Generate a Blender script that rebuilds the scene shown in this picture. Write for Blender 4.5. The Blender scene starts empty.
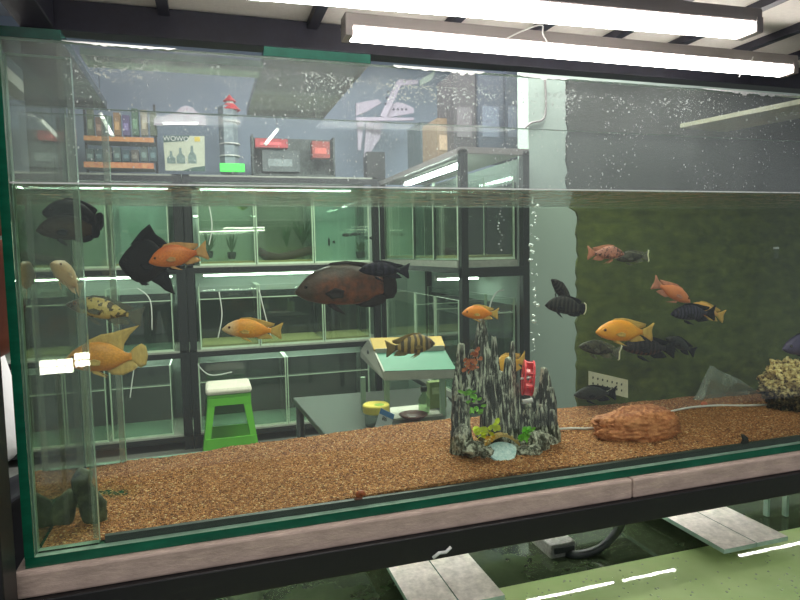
import bpy, bmesh, math, random
from mathutils import Vector, Matrix, noise
random.seed(7)
PI = math.pi
SC = bpy.context.scene
COL = SC.collection

# ------------------------------------------------------------------ camera
EYE = Vector((0, 0, 1.35))
FPX, YAW, PITCH, ROLL = 612.8, 0.3047, 0.0788, -0.0199
FWD = Vector((math.sin(YAW)*math.cos(PITCH), math.cos(YAW)*math.cos(PITCH), -math.sin(PITCH)))
_r0 = Vector((math.cos(YAW), -math.sin(YAW), 0)); _u0 = _r0.cross(FWD)
RGT = _r0*math.cos(ROLL) + _u0*math.sin(ROLL)
UPV = _u0*math.cos(ROLL) - _r0*math.sin(ROLL)
cam_d = bpy.data.cameras.new('camera'); cam = bpy.data.objects.new('camera', cam_d); COL.objects.link(cam)
cam_d.sensor_width = 36; cam_d.lens = FPX/800*36; cam_d.clip_start = .02; cam_d.clip_end = 60
M = Matrix((RGT, UPV, -FWD)).transposed().to_4x4(); M.translation = EYE
cam.matrix_world = M; SC.camera = cam

# ------------------------------------------------------------------ world, exposure, large lights
w = bpy.data.worlds.new('world'); SC.world = w; w.use_nodes = True
w.node_tree.nodes['Background'].inputs[0].default_value = (.86, .90, .96, 1)
w.node_tree.nodes['Background'].inputs[1].default_value = .36
SC.view_settings.view_transform = 'Standard'; SC.view_settings.look = 'None'
SC.view_settings.exposure = 0.12; SC.view_settings.gamma = 1; SC.view_settings.use_curve_mapping = False
SC.cycles.use_denoising = True
SC.cycles.transparent_max_bounces = 48; SC.cycles.max_bounces = 10; SC.cycles.glossy_bounces = 5
SC.cycles.sample_clamp_indirect = 4
TUBE_E = 19.0        # tubes over the big tank
RACK_E = 26.0        # tubes in the far racks
def area(name, loc, sx, sy, power, rot=(0, 0, 0), col=(1, .97, .92)):
    l = bpy.data.lights.new(name, 'AREA'); l.shape = 'RECTANGLE'; l.size = sx; l.size_y = sy; l.energy = power; l.color = col
    o = bpy.data.objects.new(name, l); o.location = loc; o.rotation_euler = rot; COL.objects.link(o); return o
area('room_ceiling_light', (1.2, 3.0, 3.0), 2.4, 1.2, 170, col=(.97, .98, .94))
area('room_front_light', (.3, -1.3, 3.0), 1.8, 1.2, 26, (math.radians(30), 0, 0), (1, .94, .9))

# ------------------------------------------------------------------ helpers
def ray(px, py): return FWD + RGT*((px-400)/FPX) - UPV*((py-300)/FPX)
def at(px, py, Y): v = ray(px, py); return EYE + v*(Y/v.y)
def atz(px, py, z): v = ray(px, py); return EYE + v*((z-1.35)/v.z)
def atx(px, py, x): v = ray(px, py); return EYE + v*(x/v.x)

def tag(o, label=None, cat=None, group=None, kind=None):
    if label: o['label'] = label
    if cat: o['category'] = cat
    if group: o['group'] = group
    if kind: o['kind'] = kind
    return o
def thing(name, label, cat, loc=(0, 0, 0), rot=(0, 0, 0), group=None):
    o = bpy.data.objects.new(name, None); o.empty_display_size = .02; COL.objects.link(o)
    o.location = loc; o.rotation_euler = rot
    return tag(o, label, cat, group)
def copy_tree(o, parent=None, label=None):
    c = o.copy(); COL.objects.link(c)
    if parent: c.parent = parent
    if label: c['label'] = label
    for ch in list(o.children): copy_tree(ch, c)
    return c

class MB:
    def __init__(s): s.v = []; s.f = []; s.m = []
    def add(s, vs, fs, mi=0):
        b = len(s.v); s.v += [Vector(v) for v in vs]; s.f += [tuple(b+i for i in f) for f in fs]; s.m += [mi]*len(fs); return s
    def box(s, a, b, mi=0, sides=None):
        x0, x1 = sorted((a[0], b[0])); y0, y1 = sorted((a[1], b[1])); z0, z1 = sorted((a[2], b[2]))
        vs = [(x0,y0,z0),(x1,y0,z0),(x1,y1,z0),(x0,y1,z0),(x0,y0,z1),(x1,y0,z1),(x1,y1,z1),(x0,y1,z1)]
        fs = [(0,3,2,1),(4,5,6,7),(0,1,5,4),(1,2,6,5),(2,3,7,6),(3,0,4,7)]   # bottom top front right back left
        b0 = len(s.v); s.v += [Vector(v) for v in vs]
        for i, f in enumerate(fs):
            s.f.append(tuple(b0+k for k in f)); s.m.append(mi if sides is None else sides[i])
        return s
    def prism(s, poly, vec, mi=0):
        n = len(poly); p = [Vector(q) for q in poly]; vec = Vector(vec)
        vs = p + [q+vec for q in p]
        fs = [tuple(range(n-1, -1, -1)), tuple(range(n, 2*n))] + [(i, (i+1) % n, n+(i+1) % n, n+i) for i in range(n)]
        return s.add(vs, fs, mi)
    def tube(s, pts, r, n=8, mi=0, cap=True):
        pts = [Vector(p) for p in pts]; rs = r if isinstance(r, (list, tuple)) else [r]*len(pts)
        vs = []; up = None
        for i, p in enumerate(pts):
            t = (pts[min(i+1, len(pts)-1)] - pts[max(i-1, 0)]).normalized()
            if up is None: up = Vector((0, 0, 1)) if abs(t.z) < .9 else Vector((1, 0, 0))
            a = t.cross(up).normalized(); b = a.cross(t).normalized(); up = b
            for k in range(n):
                an = 2*PI*k/n; vs.append(p + (a*math.cos(an)+b*math.sin(an))*rs[i])
        fs = [(i*n+k, i*n+(k+1) % n, (i+1)*n+(k+1) % n, (i+1)*n+k) for i in range(len(pts)-1) for k in range(n)]
        if cap: fs += [tuple(range(n-1, -1, -1)), tuple(range((len(pts)-1)*n, len(pts)*n))]
        return s.add(vs, fs, mi)
    def lathe(s, c, prof, n=20, axis='z', mi=0):
        c = Vector(c); vs = []
        for r, h in prof:
            for k in range(n):
                a = 2*PI*k/n; x, y = r*math.cos(a), r*math.sin(a)
                vs.append(c + (Vector((x, y, h)) if axis == 'z' else Vector((h, x, y)) if axis == 'x' else Vector((x, h, y))))
        fs = [(i*n+k, i*n+(k+1) % n, (i+1)*n+(k+1) % n, (i+1)*n+k) for i in range(len(prof)-1) for k in range(n)]
        fs += [tuple(range(n-1, -1, -1)), tuple(range((len(prof)-1)*n, len(prof)*n))]
        return s.add(vs, fs, mi)
    def ball(s, c, r, nu=10, nv=7, mi=0, fn=None):
        c = Vector(c); r = Vector((r, r, r)) if not hasattr(r, '__len__') else Vector(r); vs = []
        for j in range(1, nv):
            th = PI*j/nv
            for k in range(nu):
                a = 2*PI*k/nu; d = Vector((math.sin(th)*math.cos(a), math.sin(th)*math.sin(a), math.cos(th)))
                q = fn(d) if fn else 1
                vs.append(c + Vector((d.x*r.x, d.y*r.y, d.z*r.z))*q)
        t = len(vs)
        qt = fn(Vector((0, 0, 1))) if fn else 1; qb = fn(Vector((0, 0, -1))) if fn else 1
        vs += [c+Vector((0, 0, r.z*qt)), c-Vector((0, 0, r.z*qb))]
        fs = [((j)*nu+k, (j+1)*nu+k, (j+1)*nu+(k+1) % nu, j*nu+(k+1) % nu) for j in range(nv-2) for k in range(nu)]
        fs += [(t, k, (k+1) % nu) for k in range(nu)] + [(t+1, (nv-2)*nu+(k+1) % nu, (nv-2)*nu+k) for k in range(nu)]
        return s.add(vs, fs, mi)
    def build(s, name, mats, parent=None, smooth=False, bevel=0, local=False, subd=0):
        off = Vector((0, 0, 0)); p = parent
        if not local:
            while p is not None: off += p.location; p = p.parent
        me = bpy.data.meshes.new(name)
        me.from_pydata([tuple(v-off) for v in s.v], [], s.f)
        if not isinstance(mats, (list, tuple)): mats = [mats]
        for m in mats: me.materials.append(m)
        for i, p2 in enumerate(me.polygons):
            p2.material_index = s.m[i]; p2.use_smooth = smooth
        bm = bmesh.new(); bm.from_mesh(me); bmesh.ops.recalc_face_normals(bm, faces=bm.faces); bm.to_mesh(me); bm.free()
        o = bpy.data.objects.new(name, me); COL.objects.link(o)
        if parent: o.parent = parent
        if bevel:
            b = o.modifiers.new('bevel', 'BEVEL'); b.width = bevel; b.segments = 2; b.limit_method = 'ANGLE'
        if subd:
            q = o.modifiers.new('sub', 'SUBSURF'); q.levels = q.render_levels = subd
        return o

# ------------------------------------------------------------------ materials
def lin(c): return tuple(((x/255)/12.92 if x/255 <= .04045 else ((x/255+.055)/1.055)**2.4) for x in c)
class NT:
    def __init__(s, name):
        s.m = bpy.data.materials.new(name); s.m.use_nodes = True; s.n = s.m.node_tree.nodes; s.l = s.m.node_tree.links
        s.b = s.n['Principled BSDF']; s.out = s.n['Material Output']
    def node(s, t, **kw):
        x = s.n.new(t)
        for k, v in kw.items(): setattr(x, k, v)
        return x
    def coord(s, sc=(1, 1, 1), kind='Object', rot=(0, 0, 0)):
        c = s.node('ShaderNodeTexCoord'); m = s.node('ShaderNodeMapping'); m.inputs['Scale'].default_value = sc; m.inputs['Rotation'].default_value = rot
        s.l.new(c.outputs[kind], m.inputs[0]); return m.outputs[0]
    def noise(s, vec, scale, detail=4, rough=.6):
        n = s.node('ShaderNodeTexNoise'); n.inputs['Scale'].default_value = scale; n.inputs['Detail'].default_value = detail; n.inputs['Roughness'].default_value = rough
        s.l.new(vec, n.inputs['Vector']); return n.outputs['Fac']
    def vor(s, vec, scale, feat='F1', out='Distance'):
        n = s.node('ShaderNodeTexVoronoi'); n.feature = feat; n.inputs['Scale'].default_value = scale; s.l.new(vec, n.inputs['Vector']); return n.outputs[out]
    def ramp(s, fac, stops, interp='LINEAR'):
        r = s.node('ShaderNodeValToRGB'); cr = r.color_ramp; cr.interpolation = interp
        while len(cr.elements) > 1: cr.elements.remove(cr.elements[-1])
        for i, (p, c) in enumerate(stops):
            e = cr.elements[0] if i == 0 else cr.elements.new(p)
            e.position = p; e.color = (tuple(c) + (1,))[:4] if len(c) == 3 else c
        s.l.new(fac, r.inputs[0]); return r.outputs[0]
    def mix(s, fac, a, b, mode='MIX'):
        m = s.node('ShaderNodeMix'); m.data_type = 'RGBA'; m.blend_type = mode
        for inp, v in ((m.inputs[0], fac), (m.inputs[6], a), (m.inputs[7], b)):
            if isinstance(v, bpy.types.NodeSocket): s.l.new(v, inp)
            elif isinstance(v, (int, float)): inp.default_value = v
            else: inp.default_value = tuple(v)+(1,)
        return m.outputs[2]
    def math(s, op, a, b=0, clamp=False):
        m = s.node('ShaderNodeMath'); m.operation = op; m.use_clamp = clamp
        for inp, v in ((m.inputs[0], a), (m.inputs[1], b)):
            if isinstance(v, bpy.types.NodeSocket): s.l.new(v, inp)
            else: inp.default_value = v
        return m.outputs[0]
    def bump(s, h, dist=.002, strength=.6):
        b = s.node('ShaderNodeBump'); b.inputs['Strength'].default_value = strength; b.inputs['Distance'].default_value = dist
        s.l.new(h, b.inputs['Height']); return b.outputs[0]
    def set(s, **kw):
        for k, v in kw.items():
            i = s.b.inputs[k.replace('_', ' ')]
            if isinstance(v, bpy.types.NodeSocket): s.l.new(v, i)
            else: i.default_value = v
        return s
def pm(name, c, rough=.6, var=.12, scale=30, bump=0, metal=0, sc=(1, 1, 1), spec=.5, c2=None):
    t = NT(name); base = lin(c)
    v = t.coord(sc); n = t.noise(v, scale, 6, .65)
    lo = tuple(x*(1-var) for x in base); hi = tuple(min(1, x*(1+var)) for x in base) if c2 is None else lin(c2)
    t.set(Base_Color=t.ramp(n, [(.3, lo), (.7, hi)]), Roughness=rough, Metallic=metal)
    t.b.inputs['Specular IOR Level'].default_value = spec
    if bump: t.set(Normal=t.bump(n, bump))
    return t.m
def emis(name, c, e):
    t = NT(name); t.set(Base_Color=lin(c)+(1,), Emission_Color=lin(c)+(1,), Emission_Strength=e, Roughness=.4); return t.m
def glass(name, tint, film=0.0, film_c=(190, 200, 195), r0=.035, gloss=1.0, spots=0.0, rough=0.0, tir=False, fscale=6, wave=0):
    t = NT(name); t.n.remove(t.b)
    tr = t.node('ShaderNodeBsdfTransparent'); tr.inputs[0].default_value = tuple(tint)+(1,)
    gl = t.node('ShaderNodeBsdfGlossy'); gl.inputs['Roughness'].default_value = rough; gl.inputs['Color'].default_value = (gloss, gloss, gloss, 1)
    lw = t.node('ShaderNodeLayerWeight'); lw.inputs[0].default_value = .5
    if tir:      # seen from the water side, glass at a slant mirrors the tank (total internal reflection)
        mr = t.node('ShaderNodeMapRange'); mr.interpolation_type = 'SMOOTHSTEP'
        mr.inputs[1].default_value = .34; mr.inputs[2].default_value = .62; mr.inputs[3].default_value = r0; mr.inputs[4].default_value = tir
        t.l.new(lw.outputs['Facing'], mr.inputs[0]); fac = mr.outputs[0]
    else:
        fac = t.math('ADD', t.math('MULTIPLY', t.math('POWER', lw.outputs['Facing'], 5.0), .75), r0, True)
    mx = t.node('ShaderNodeMixShader'); t.l.new(fac, mx.inputs[0]); t.l.new(tr.outputs[0], mx.inputs[1]); t.l.new(gl.outputs[0], mx.inputs[2])
    last = mx
    if wave:
        v = t.coord((1, 1, 1)); h = t.noise(v, wave, 3)
        nb = t.bump(h, .05, .9); t.l.new(nb, gl.inputs['Normal'])
    if film:
        df = t.node('ShaderNodeBsdfDiffuse'); df.inputs[0].default_value = lin(film_c)+(1,)
        v = t.coord((1, 1, .45)); n = t.noise(v, fscale, 6, .7)
        f = t.math('MULTIPLY', t.ramp(n, [(.3, (.35,)*3), (.75, (1,)*3)]), film)
        if spots:
            v2 = t.coord((1, 1, 1)); d = t.vor(v2, 140); sp = t.ramp(d, [(.10, (1,)*3), (.2, (0,)*3)])
            msk = t.ramp(t.noise(v2, 9, 3), [(.5, (0,)*3), (.66, (1,)*3)])
            f = t.math('ADD', f, t.math('MULTIPLY', t.math('MULTIPLY', sp, msk), spots), True)
        m2 = t.node('ShaderNodeMixShader'); t.l.new(f, m2.inputs[0]); t.l.new(last.outputs[0], m2.inputs[1]); t.l.new(df.outputs[0], m2.inputs[2]); last = m2
    t.l.new(last.outputs[0], t.out.inputs['Surface'])
    return t.m

M_ = {}
M_['black'] = pm('black_steel', (13, 12, 15), .45, .25, 60, .0006)
M_['darkbar'] = pm('dark_blue_steel', (44, 44, 56), .45, .2, 40, .0004)
M_['rackpost'] = pm('rack_steel', (19, 21, 24), .5, .2, 20)
M_['foam'] = pm('pinkish_foam_board', (174, 154, 142), .9, .2, 60, .004, sc=(.4, 1, 1))
M_['edge'] = pm('green_glass_edge', (14, 86, 62), .2, .35, 40, .0, sc=(.3, .3, 1))
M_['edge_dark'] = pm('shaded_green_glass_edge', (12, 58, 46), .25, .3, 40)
M_['edge_rack'] = pm('bright_glass_edge', (186, 204, 180), .3, .15, 40)
M_['edge_soft'] = pm('pale_glass_edge', (134, 160, 142), .2, .2, 40)
M_['silicone'] = pm('dark_silicone', (44, 52, 48), .4, .2, 30)
M_['g_front_up'] = glass('front_glass_dry', (.95, .97, .96), film=.13, film_c=(205, 212, 212), spots=.45, fscale=16)  # film is lime plus the painted haze of room reflections
M_['g_front_lo'] = glass('front_glass_wet', (.95, .985, .96), film=.004, film_c=(170, 185, 165))
M_['g_side_up'] = glass('side_glass_dry', (.86, .90, .86), film=.22, film_c=(150, 158, 146), spots=.2, fscale=11)
M_['g_side_tir'] = glass('side_glass_wet', (.88, .95, .9), film=.05, film_c=(150, 180, 150), tir=.82, r0=.04)
M_['g_strip'] = glass('glass_strip', (.94, .96, .93), film=.018, film_c=(170, 185, 172))
M_['g_back_up'] = glass('rear_glass_dry', (.96, .98, .97), film=.05, film_c=(180, 190, 190), r0=.006)
M_['g_back_lo'] = glass('rear_glass_wet', (.97, .98, .96), film=.012, film_c=(160, 175, 150), r0=.006)
M_['g_brace'] = glass('limed_glass_brace', (.75, .80, .72), film=.5, film_c=(146, 150, 128), fscale=22)
M_['g_rack'] = glass('rack_tank_glass', (.955, .975, .96), film=.005, film_c=(160, 185, 170))
M_['g_rack_w'] = glass('rack_tank_water', (.93, .97, .935), film=.008, film_c=(140, 170, 145), r0=.05)
M_['water_top'] = glass('water_surface', (.93, .97, .95), r0=.03, tir=.88, wave=26)
M_['water_side'] = glass('water_body', (.955, .975, .935), film=.007, film_c=(118, 132, 96), r0=0.0, gloss=0)  # film puts the pale scattered haze of the water into the colour
M_['bubble'] = glass('air_bubble', (.9, .95, .93), film=.55, film_c=(235, 242, 238), r0=.3)
M_['lime'] = pm('lime_scale', (206, 208, 204), .8, .2, 200)
M_['white_plastic'] = pm('white_plastic', (216, 214, 210), .45, .05, 20)
M_['grey_plastic'] = pm('grey_housing', (140, 132, 130), .5, .06, 20)
M_['tube'] = emis('lamp_tube', (255, 250, 244), TUBE_E)
M_['ltube'] = emis('lower_lamp_tube', (255, 252, 244), 64)
M_['rtube'] = emis('rack_lamp_tube', (236, 255, 246), RACK_E)
M_['palewall'] = pm('pale_teal_paint', (172, 186, 176), .7, .04, 3)
M_['bluewall'] = pm('blue_grey_paint', (138, 150, 168), .8, .06, 2)
M_['floor'] = pm('grey_concrete_floor', (112, 112, 106), .6, .12, 5)
M_['ceil'] = pm('ceiling_paint', (170, 170, 176), .8, .04, 3)
M_['sheet'] = pm('perforated_white_sheet', (226, 220, 214), .6, .06, 120)
M_['steel'] = pm('brushed_steel', (98, 102, 97), .34, .15, 30, metal=.85, sc=(1, 12, 1))
M_['seat_green'] = pm('lime_green_plastic', (92, 170, 46), .4, .06, 12)
M_['seat_top'] = pm('white_cushion_cover', (232, 222, 208), .7, .12, 60)
M_['dark_back'] = pm('black_tank_back', (12, 14, 13), .6, .3, 4)
M_['green_back'] = pm('green_tank_back', (142, 160, 142), .6, .10, 3)
M_['grey_green_back'] = pm('grey_green_tank_back', (102, 112, 94), .6, .16, 5)
M_['teal_back'] = pm('teal_tank_back', (128, 158, 146), .6, .08, 3)
M_['pale_gravel'] = pm('pale_gravel', (140, 138, 90), .9, .3, 90, .004)
M_['stoneslab'] = pm('stone_shelf_board', (150, 152, 142), .8, .2, 50)
M_['pot'] = pm('dark_pot', (36, 46, 40), .7, .2, 20)
M_['leaf'] = pm('dark_green_leaf', (54, 84, 48), .5, .3, 30)
M_['leaf2'] = pm('lighter_green_leaf', (110, 140, 60), .5, .3, 30)

def sand_mat():
    t = NT('brown_gravel_sand'); v = t.coord((1, 1, 1))
    col = t.vor(v, 420, out='Color'); sep = t.node('ShaderNodeSeparateColor'); t.l.new(col, sep.inputs[0])
    c = t.ramp(sep.outputs[0], [(0, lin((82, 44, 20))), (.3, lin((142, 84, 42))), (.65, lin((182, 118, 64))), (.9, lin((210, 152, 92))), (1, lin((240, 206, 154)))])
    big = t.noise(v, 7, 5)
    c = t.mix(t.ramp(big, [(.35, (0,)*3), (.7, (.4,)*3)]), c, lin((150, 96, 52)), 'MIX')
    d = t.vor(v, 420); n2 = t.noise(v, 160, 3)
    t.set(Base_Color=c, Roughness=.85, Normal=t.bump(t.math('ADD', t.math('MULTIPLY', d, -1), n2), .004, .8)); return t.m
M_['sand'] = sand_mat()

def film_mat():
    t = NT('mossy_green_background_film'); v = t.coord((1, 1, 1.8))
    n = t.noise(v, 26, 8, .75); n3 = t.noise(t.coord((1, 1, 1)), 5, 3)
    c = t.ramp(n, [(.3, lin((52, 60, 20))), (.55, lin((98, 108, 44))), (.75, lin((130, 138, 66)))])
    c = t.mix(t.ramp(n3, [(.3, (0,)*3), (.75, (.5,)*3)]), c, lin((84, 94, 56)))
    sz = t.node('ShaderNodeSeparateXYZ'); t.l.new(t.coord((1, 1, 1)), sz.inputs[0])
    mr = t.node('ShaderNodeMapRange'); t.l.new(t.math('ADD', sz.outputs[2], t.math('MULTIPLY', n, .02)), mr.inputs[0]); mr.inputs[1].default_value = 1.436; mr.inputs[2].default_value = 1.462
    c = t.mix(mr.outputs[0], c, t.mix(n, lin((30, 34, 32)), lin((62, 68, 62))))
    t.set(Base_Color=c, Roughness=.9, Normal=t.bump(n, .004)); return t.m
M_['filmgreen'] = film_mat()

def rock_mat(name, dark, light, s=(1, 1, .18), scale=160, lo=.5, hi=.62):
    t = NT(name); v = t.coord(s); n = t.noise(v, scale, 5, .65)
    g = t.node('ShaderNodeNewGeometry')
    p = t.ramp(g.outputs['Pointiness'], [(.53, (0,)*3), (.64, (.8,)*3)])
    f = t.math('ADD', t.ramp(n, [(lo, (0,)*3), (hi, (1,)*3)]), p, True)
    c = t.mix(f, lin(dark), lin(light))
    t.set(Base_Color=c, Roughness=.7, Normal=t.bump(n, .003)); return t.m
M_['castle'] = rock_mat('dry_brushed_castle_rock', (44, 46, 38), (196, 198, 178), lo=.50, hi=.60)
M_['castle2'] = rock_mat('pale_castle_rock', (70, 70, 58), (196, 196, 178), (1, 1, .6), 120, .46, .6)
M_['orock'] = rock_mat('orange_porous_rock', (160, 88, 46), (214, 142, 92), (1, 1, 1), 90, .38, .62)
M_['greenrock'] = rock_mat('mossy_dark_stone', (34, 44, 30), (92, 100, 70), (1, 1, 1), 60, .45, .7)
def coral_mat():
    t = NT('cream_topped_coral_rock'); v = t.coord((1, 1, 1)); n = t.noise(v, 130, 4, .6)
    sx = t.node('ShaderNodeSeparateXYZ'); t.l.new(t.coord((1, 1, 1)), sx.inputs[0])
    top = t.ramp(t.math('ADD', t.math('MULTIPLY', sx.outputs[2], 14), t.math('MULTIPLY', n, .8)), [(.25, (0,)*3), (.65, (1,)*3)])
    a = t.ramp(n, [(.38, lin((84, 62, 30))), (.5, lin((206, 176, 104))), (.62, lin((240, 222, 156)))])
    b = t.ramp(n, [(.42, lin((26, 22, 14))), (.58, lin((92, 76, 46))), (.72, lin((160, 136, 90)))])
    t.set(Base_Color=t.mix(top, b, a), Roughness=.9, Normal=t.bump(n, .006)); return t.m
M_['coral'] = coral_mat()

# fish materials: local x runs nose (0) to tail (1) times length; z up
def fish_mat(name, c1, c2, L, back=None, belly=None, blot=None, blot_c=(20, 18, 14), stripe=None, stripe_c=(30, 28, 24), head=None, ns=40, scal=True):
    t = NT(name); v = t.coord((1, 1, 1)); n = t.noise(v, ns*.09/L, 4)
    c = t.ramp(n, [(.32, lin(c1)), (.68, lin(c2))])
    sx = t.node('ShaderNodeSeparateXYZ'); t.l.new(v, sx.inputs[0])
    zz = t.math('ADD', t.math('MULTIPLY', sx.outputs[2], 2.4/L), .5)
    if back: c = t.mix(t.ramp(zz, [(.62, (0,)*3), (.92, (.9,)*3)]), c, lin(back))
    if belly: c = t.mix(t.ramp(zz, [(.12, (.9,)*3), (.42, (0,)*3)]), c, lin(belly))
    if head: c = t.mix(t.ramp(t.math('ADD', t.math('MULTIPLY', sx.outputs[0], 1/L), t.math('MULTIPLY', n, .08)), [(.16, (.9,)*3), (.30, (0,)*3)]), c, lin(head))
    if stripe:
        wv = t.node('ShaderNodeTexWave'); wv.wave_type = 'BANDS'; wv.bands_direction = 'X'; wv.inputs['Scale'].default_value = stripe*.8/L; wv.inputs['Distortion'].default_value = 2.2; wv.inputs['Detail'].default_value = 2; wv.inputs['Detail Scale'].default_value = 1.5
        t.l.new(v, wv.inputs[0]); c = t.mix(t.ramp(wv.outputs[1], [(.4, (0,)*3), (.6, (.92,)*3)]), c, lin(stripe_c))
    if blot:
        b = t.noise(t.coord((1, .35, 1)), blot/L, 2, .5); c = t.mix(t.ramp(b, [(.52, (0,)*3), (.57, (.95,)*3)]), c, lin(blot_c))
    nrm = t.vor(t.coord((1, .3, 1.2)), 46/L)
    c = t.mix(t.ramp(nrm, [(.3, (0,)*3), (.7, (.25,)*3)]), c, tuple(x*.45 for x in lin(c1)))
    dkf = max(c1) < 70
    t.set(Base_Color=c, Roughness=.6 if dkf else .38, Normal=t.bump(nrm, .0006, .5)); t.b.inputs['Specular IOR Level'].default_value = .15 if dkf else .5; return t.m
def fin_mat(name, c, alpha=.25, edge=None):
    t = NT(name); v = t.coord((1, 1, 1)); n = t.noise(t.coord((1, 1, .25), rot=(0, .5, 0)), 220, 3)
    col = t.ramp(n, [(.35, tuple(x*.75 for x in lin(c))), (.7, lin(c))])
    t.set(Base_Color=col, Roughness=.6, Normal=t.bump(n, .001)); t.b.inputs['Specular IOR Level'].default_value = .2
    tr = t.node('ShaderNodeBsdfTransparent'); mx = t.node('ShaderNodeMixShader'); mx.inputs[0].default_value = alpha
    t.l.new(t.b.outputs[0], mx.inputs[1]); t.l.new(tr.outputs[0], mx.inputs[2]); t.l.new(mx.outputs[0], t.out.inputs[0]); return t.m
M_['eye_d'] = pm('fish_pupil', (8, 8, 8), .1, 0, 5)
M_['eye_r'] = pm('fish_iris', (150, 96, 50), .2, .2, 30)
M_['eye_dk'] = pm('dark_fish_iris', (60, 52, 44), .2, .2, 30)

# ------------------------------------------------------------------ dimensions
T0 = .9966; RIM = T0+.592; YF = .7732; YR = 1.104; XL = -.2115; XR = 1.50; WZ = T0+.4366; GT = .010
YB = 4.45     # front of the back rack

# ------------------------------------------------------------------ room shell
def struct(name, mb, mat, **k): return tag(mb.build(name, mat, **k), kind='structure')
struct('floor', MB().box((-3.2, -2.5, -.05), (5, 5.2, 0)), M_['floor'])
struct('wall_back', MB().box((-3.2, 5.05, 0), (5, 5.15, 3.05)), M_['bluewall'])
struct('wall_left', MB().box((-3.3, -2.5, 0), (-3.2, 5.2, 3.05)), M_['bluewall'])
struct('ceiling', MB().box((-3.2, 1.9, 3.05), (5, 5.2, 3.1)), M_['ceil'])
xw = at(529, 300, 2.98).x
struct('wall_right', MB().box((xw, 2.98, 0), (5, 3.1, 3.05)), M_['palewall'])
# lining of pale board behind the racks
struct('trim_1', MB().box((-2.4, 5.02, .0), (3.2, 5.048, 1.86)), M_['palewall'])

# ------------------------------------------------------------------ tube lamp builder
def lamp(label, x0, x1, y, z, h, tube_mat, zslope=0, group=None, wid=.03, name='tube_lamp', housing='grey_plastic'):
    t = thing(name, label, 'lamp', ((x0+x1)/2, y, z), group=group)
    dz = zslope*(x1-x0)
    def hexa(a, b, zb, zt): # box sheared along x
        return MB().add([(x0+a, y-b, zb), (x1-a, y-b, zb+dz), (x1-a, y+b, zb+dz), (x0+a, y+b, zb), (x0+a, y-b, zt), (x1-a, y-b, zt+dz), (x1-a, y+b, zt+dz), (x0+a, y+b, zt)],
                        [(0,3,2,1),(4,5,6,7),(0,1,5,4),(1,2,6,5),(2,3,7,6),(3,0,4,7)])
    hexa(0, wid*.48, z+h*.42, z+h).build('housing', M_[housing], t, bevel=.002)
    hexa(.012, wid*.5, z, z+h*.44).build('diffuser', M_[tube_mat], t, bevel=.003)
    for xx, dd in ((x0, 0), (x1-.012, dz)):
        MB().box((xx, y-wid*.52, z+dd-.001), (xx+.012, y+wid*.52, z+dd+h*.62)).build('end_cap', M_[housing], t, bevel=.001)
    return t
lamp('long white tube lamp nearest above the big tank, its right end ending by the frame', -.13, .788, .735, 1.640, .034, 'tube', zslope=.02, wid=.036)
lamp('white tube lamp hanging lower down just in front of the dark rear bar', .216, 1.117, .95, 1.679, .034, 'tube', zslope=.003, wid=.034)

# wires of lamps
def cable(name, label, pts, r, mat, cat='cable', group=None):
    P = []
    pts = [Vector(p) for p in pts]
    for i in range(len(pts)-1):
        p0, p1, p2, p3 = pts[max(i-1, 0)], pts[i], pts[i+1], pts[min(i+2, len(pts)-1)]
        for k in range(6):
            u = k/6; P.append(.5*((2*p1)+(p2-p0)*u+(2*p0-5*p1+4*p2-p3)*u*u+(3*p1-p0-3*p2+p3)*u**3))
    P.append(pts[-1])
    o = MB().tube(P, r, 6).build(name, mat, smooth=True); return tag(o, label, cat, group)
cable('lamp_cable', 'thin white cable looping down between the two tube lamps', [at(504, 40, .90), at(520, 32, .89), at(541, 25, .88), at(543, 34, .90), at(549, 45, .92)], .0012, M_['white_plastic'])
cable('lamp_cable', 'thin white cable hanging over the right end of the lower tube lamp', [at(753, 57, .925), at(750, 64, .92), at(744, 70, .922), at(739, 77, .93)], .0012, M_['white_plastic'])

# ------------------------------------------------------------------ upper deck and frame
deck = thing('metal_shelf_frame', 'black steel stand frame carrying the big tank and the deck above it', 'frame', (-.25, .74, 0))
zb0, zb1 = 1.716, 1.765
MB().box((-.24, 1.13, zb0), (1.6, 1.17, zb1)).build('rear_beam', M_['darkbar'], deck, bevel=.002)
MB().box((-.24, .56, zb0+.0), (1.6, .60, zb1)).build('front_beam', M_['darkbar'], deck, bevel=.002)
MB().box((-.265, .60, zb0), (-.215, 1.13, zb1)).build('side_beam', M_['darkbar'], deck, bevel=.002)
MB().box((-.265, 1.13, 0), (-.215, 1.17, 1.765)).build('post', M_['black'], deck, bevel=.002)
xp = at(10, 500, .74).x
MB().box((xp-.045, .70, 0), (xp, .745, 1.76)).build('post', M_['black'], deck, bevel=.002)
MB().box((1.56, .70, 0), (1.6, .74, 1.76)).build('post', M_['black'], deck, bevel=.002)
MB().box((1.56, 1.13, 0), (1.6, 1.17, 1.76)).build('post', M_['black'], deck, bevel=.002)
# lower shelf bar under the foam
FZ = T0-.030
MB().box((xp, .755, FZ-.036), (1.6, .785, FZ)).build('shelf_beam', M_['black'], deck, bevel=.0015)
MB().box((xp, 1.10, FZ-.036), (1.6, 1.13, FZ)).build('shelf_beam', M_['black'], deck, bevel=.0015)
MB().box((xp-.02, .785, FZ-.036), (xp+.01, 1.10, FZ)).build('shelf_beam', M_['black'], deck, bevel=.0015)
MB().box((xp+.01, .785, FZ-.006), (1.56, 1.10, FZ)).build('shelf_board', M_['black'], deck)
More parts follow.
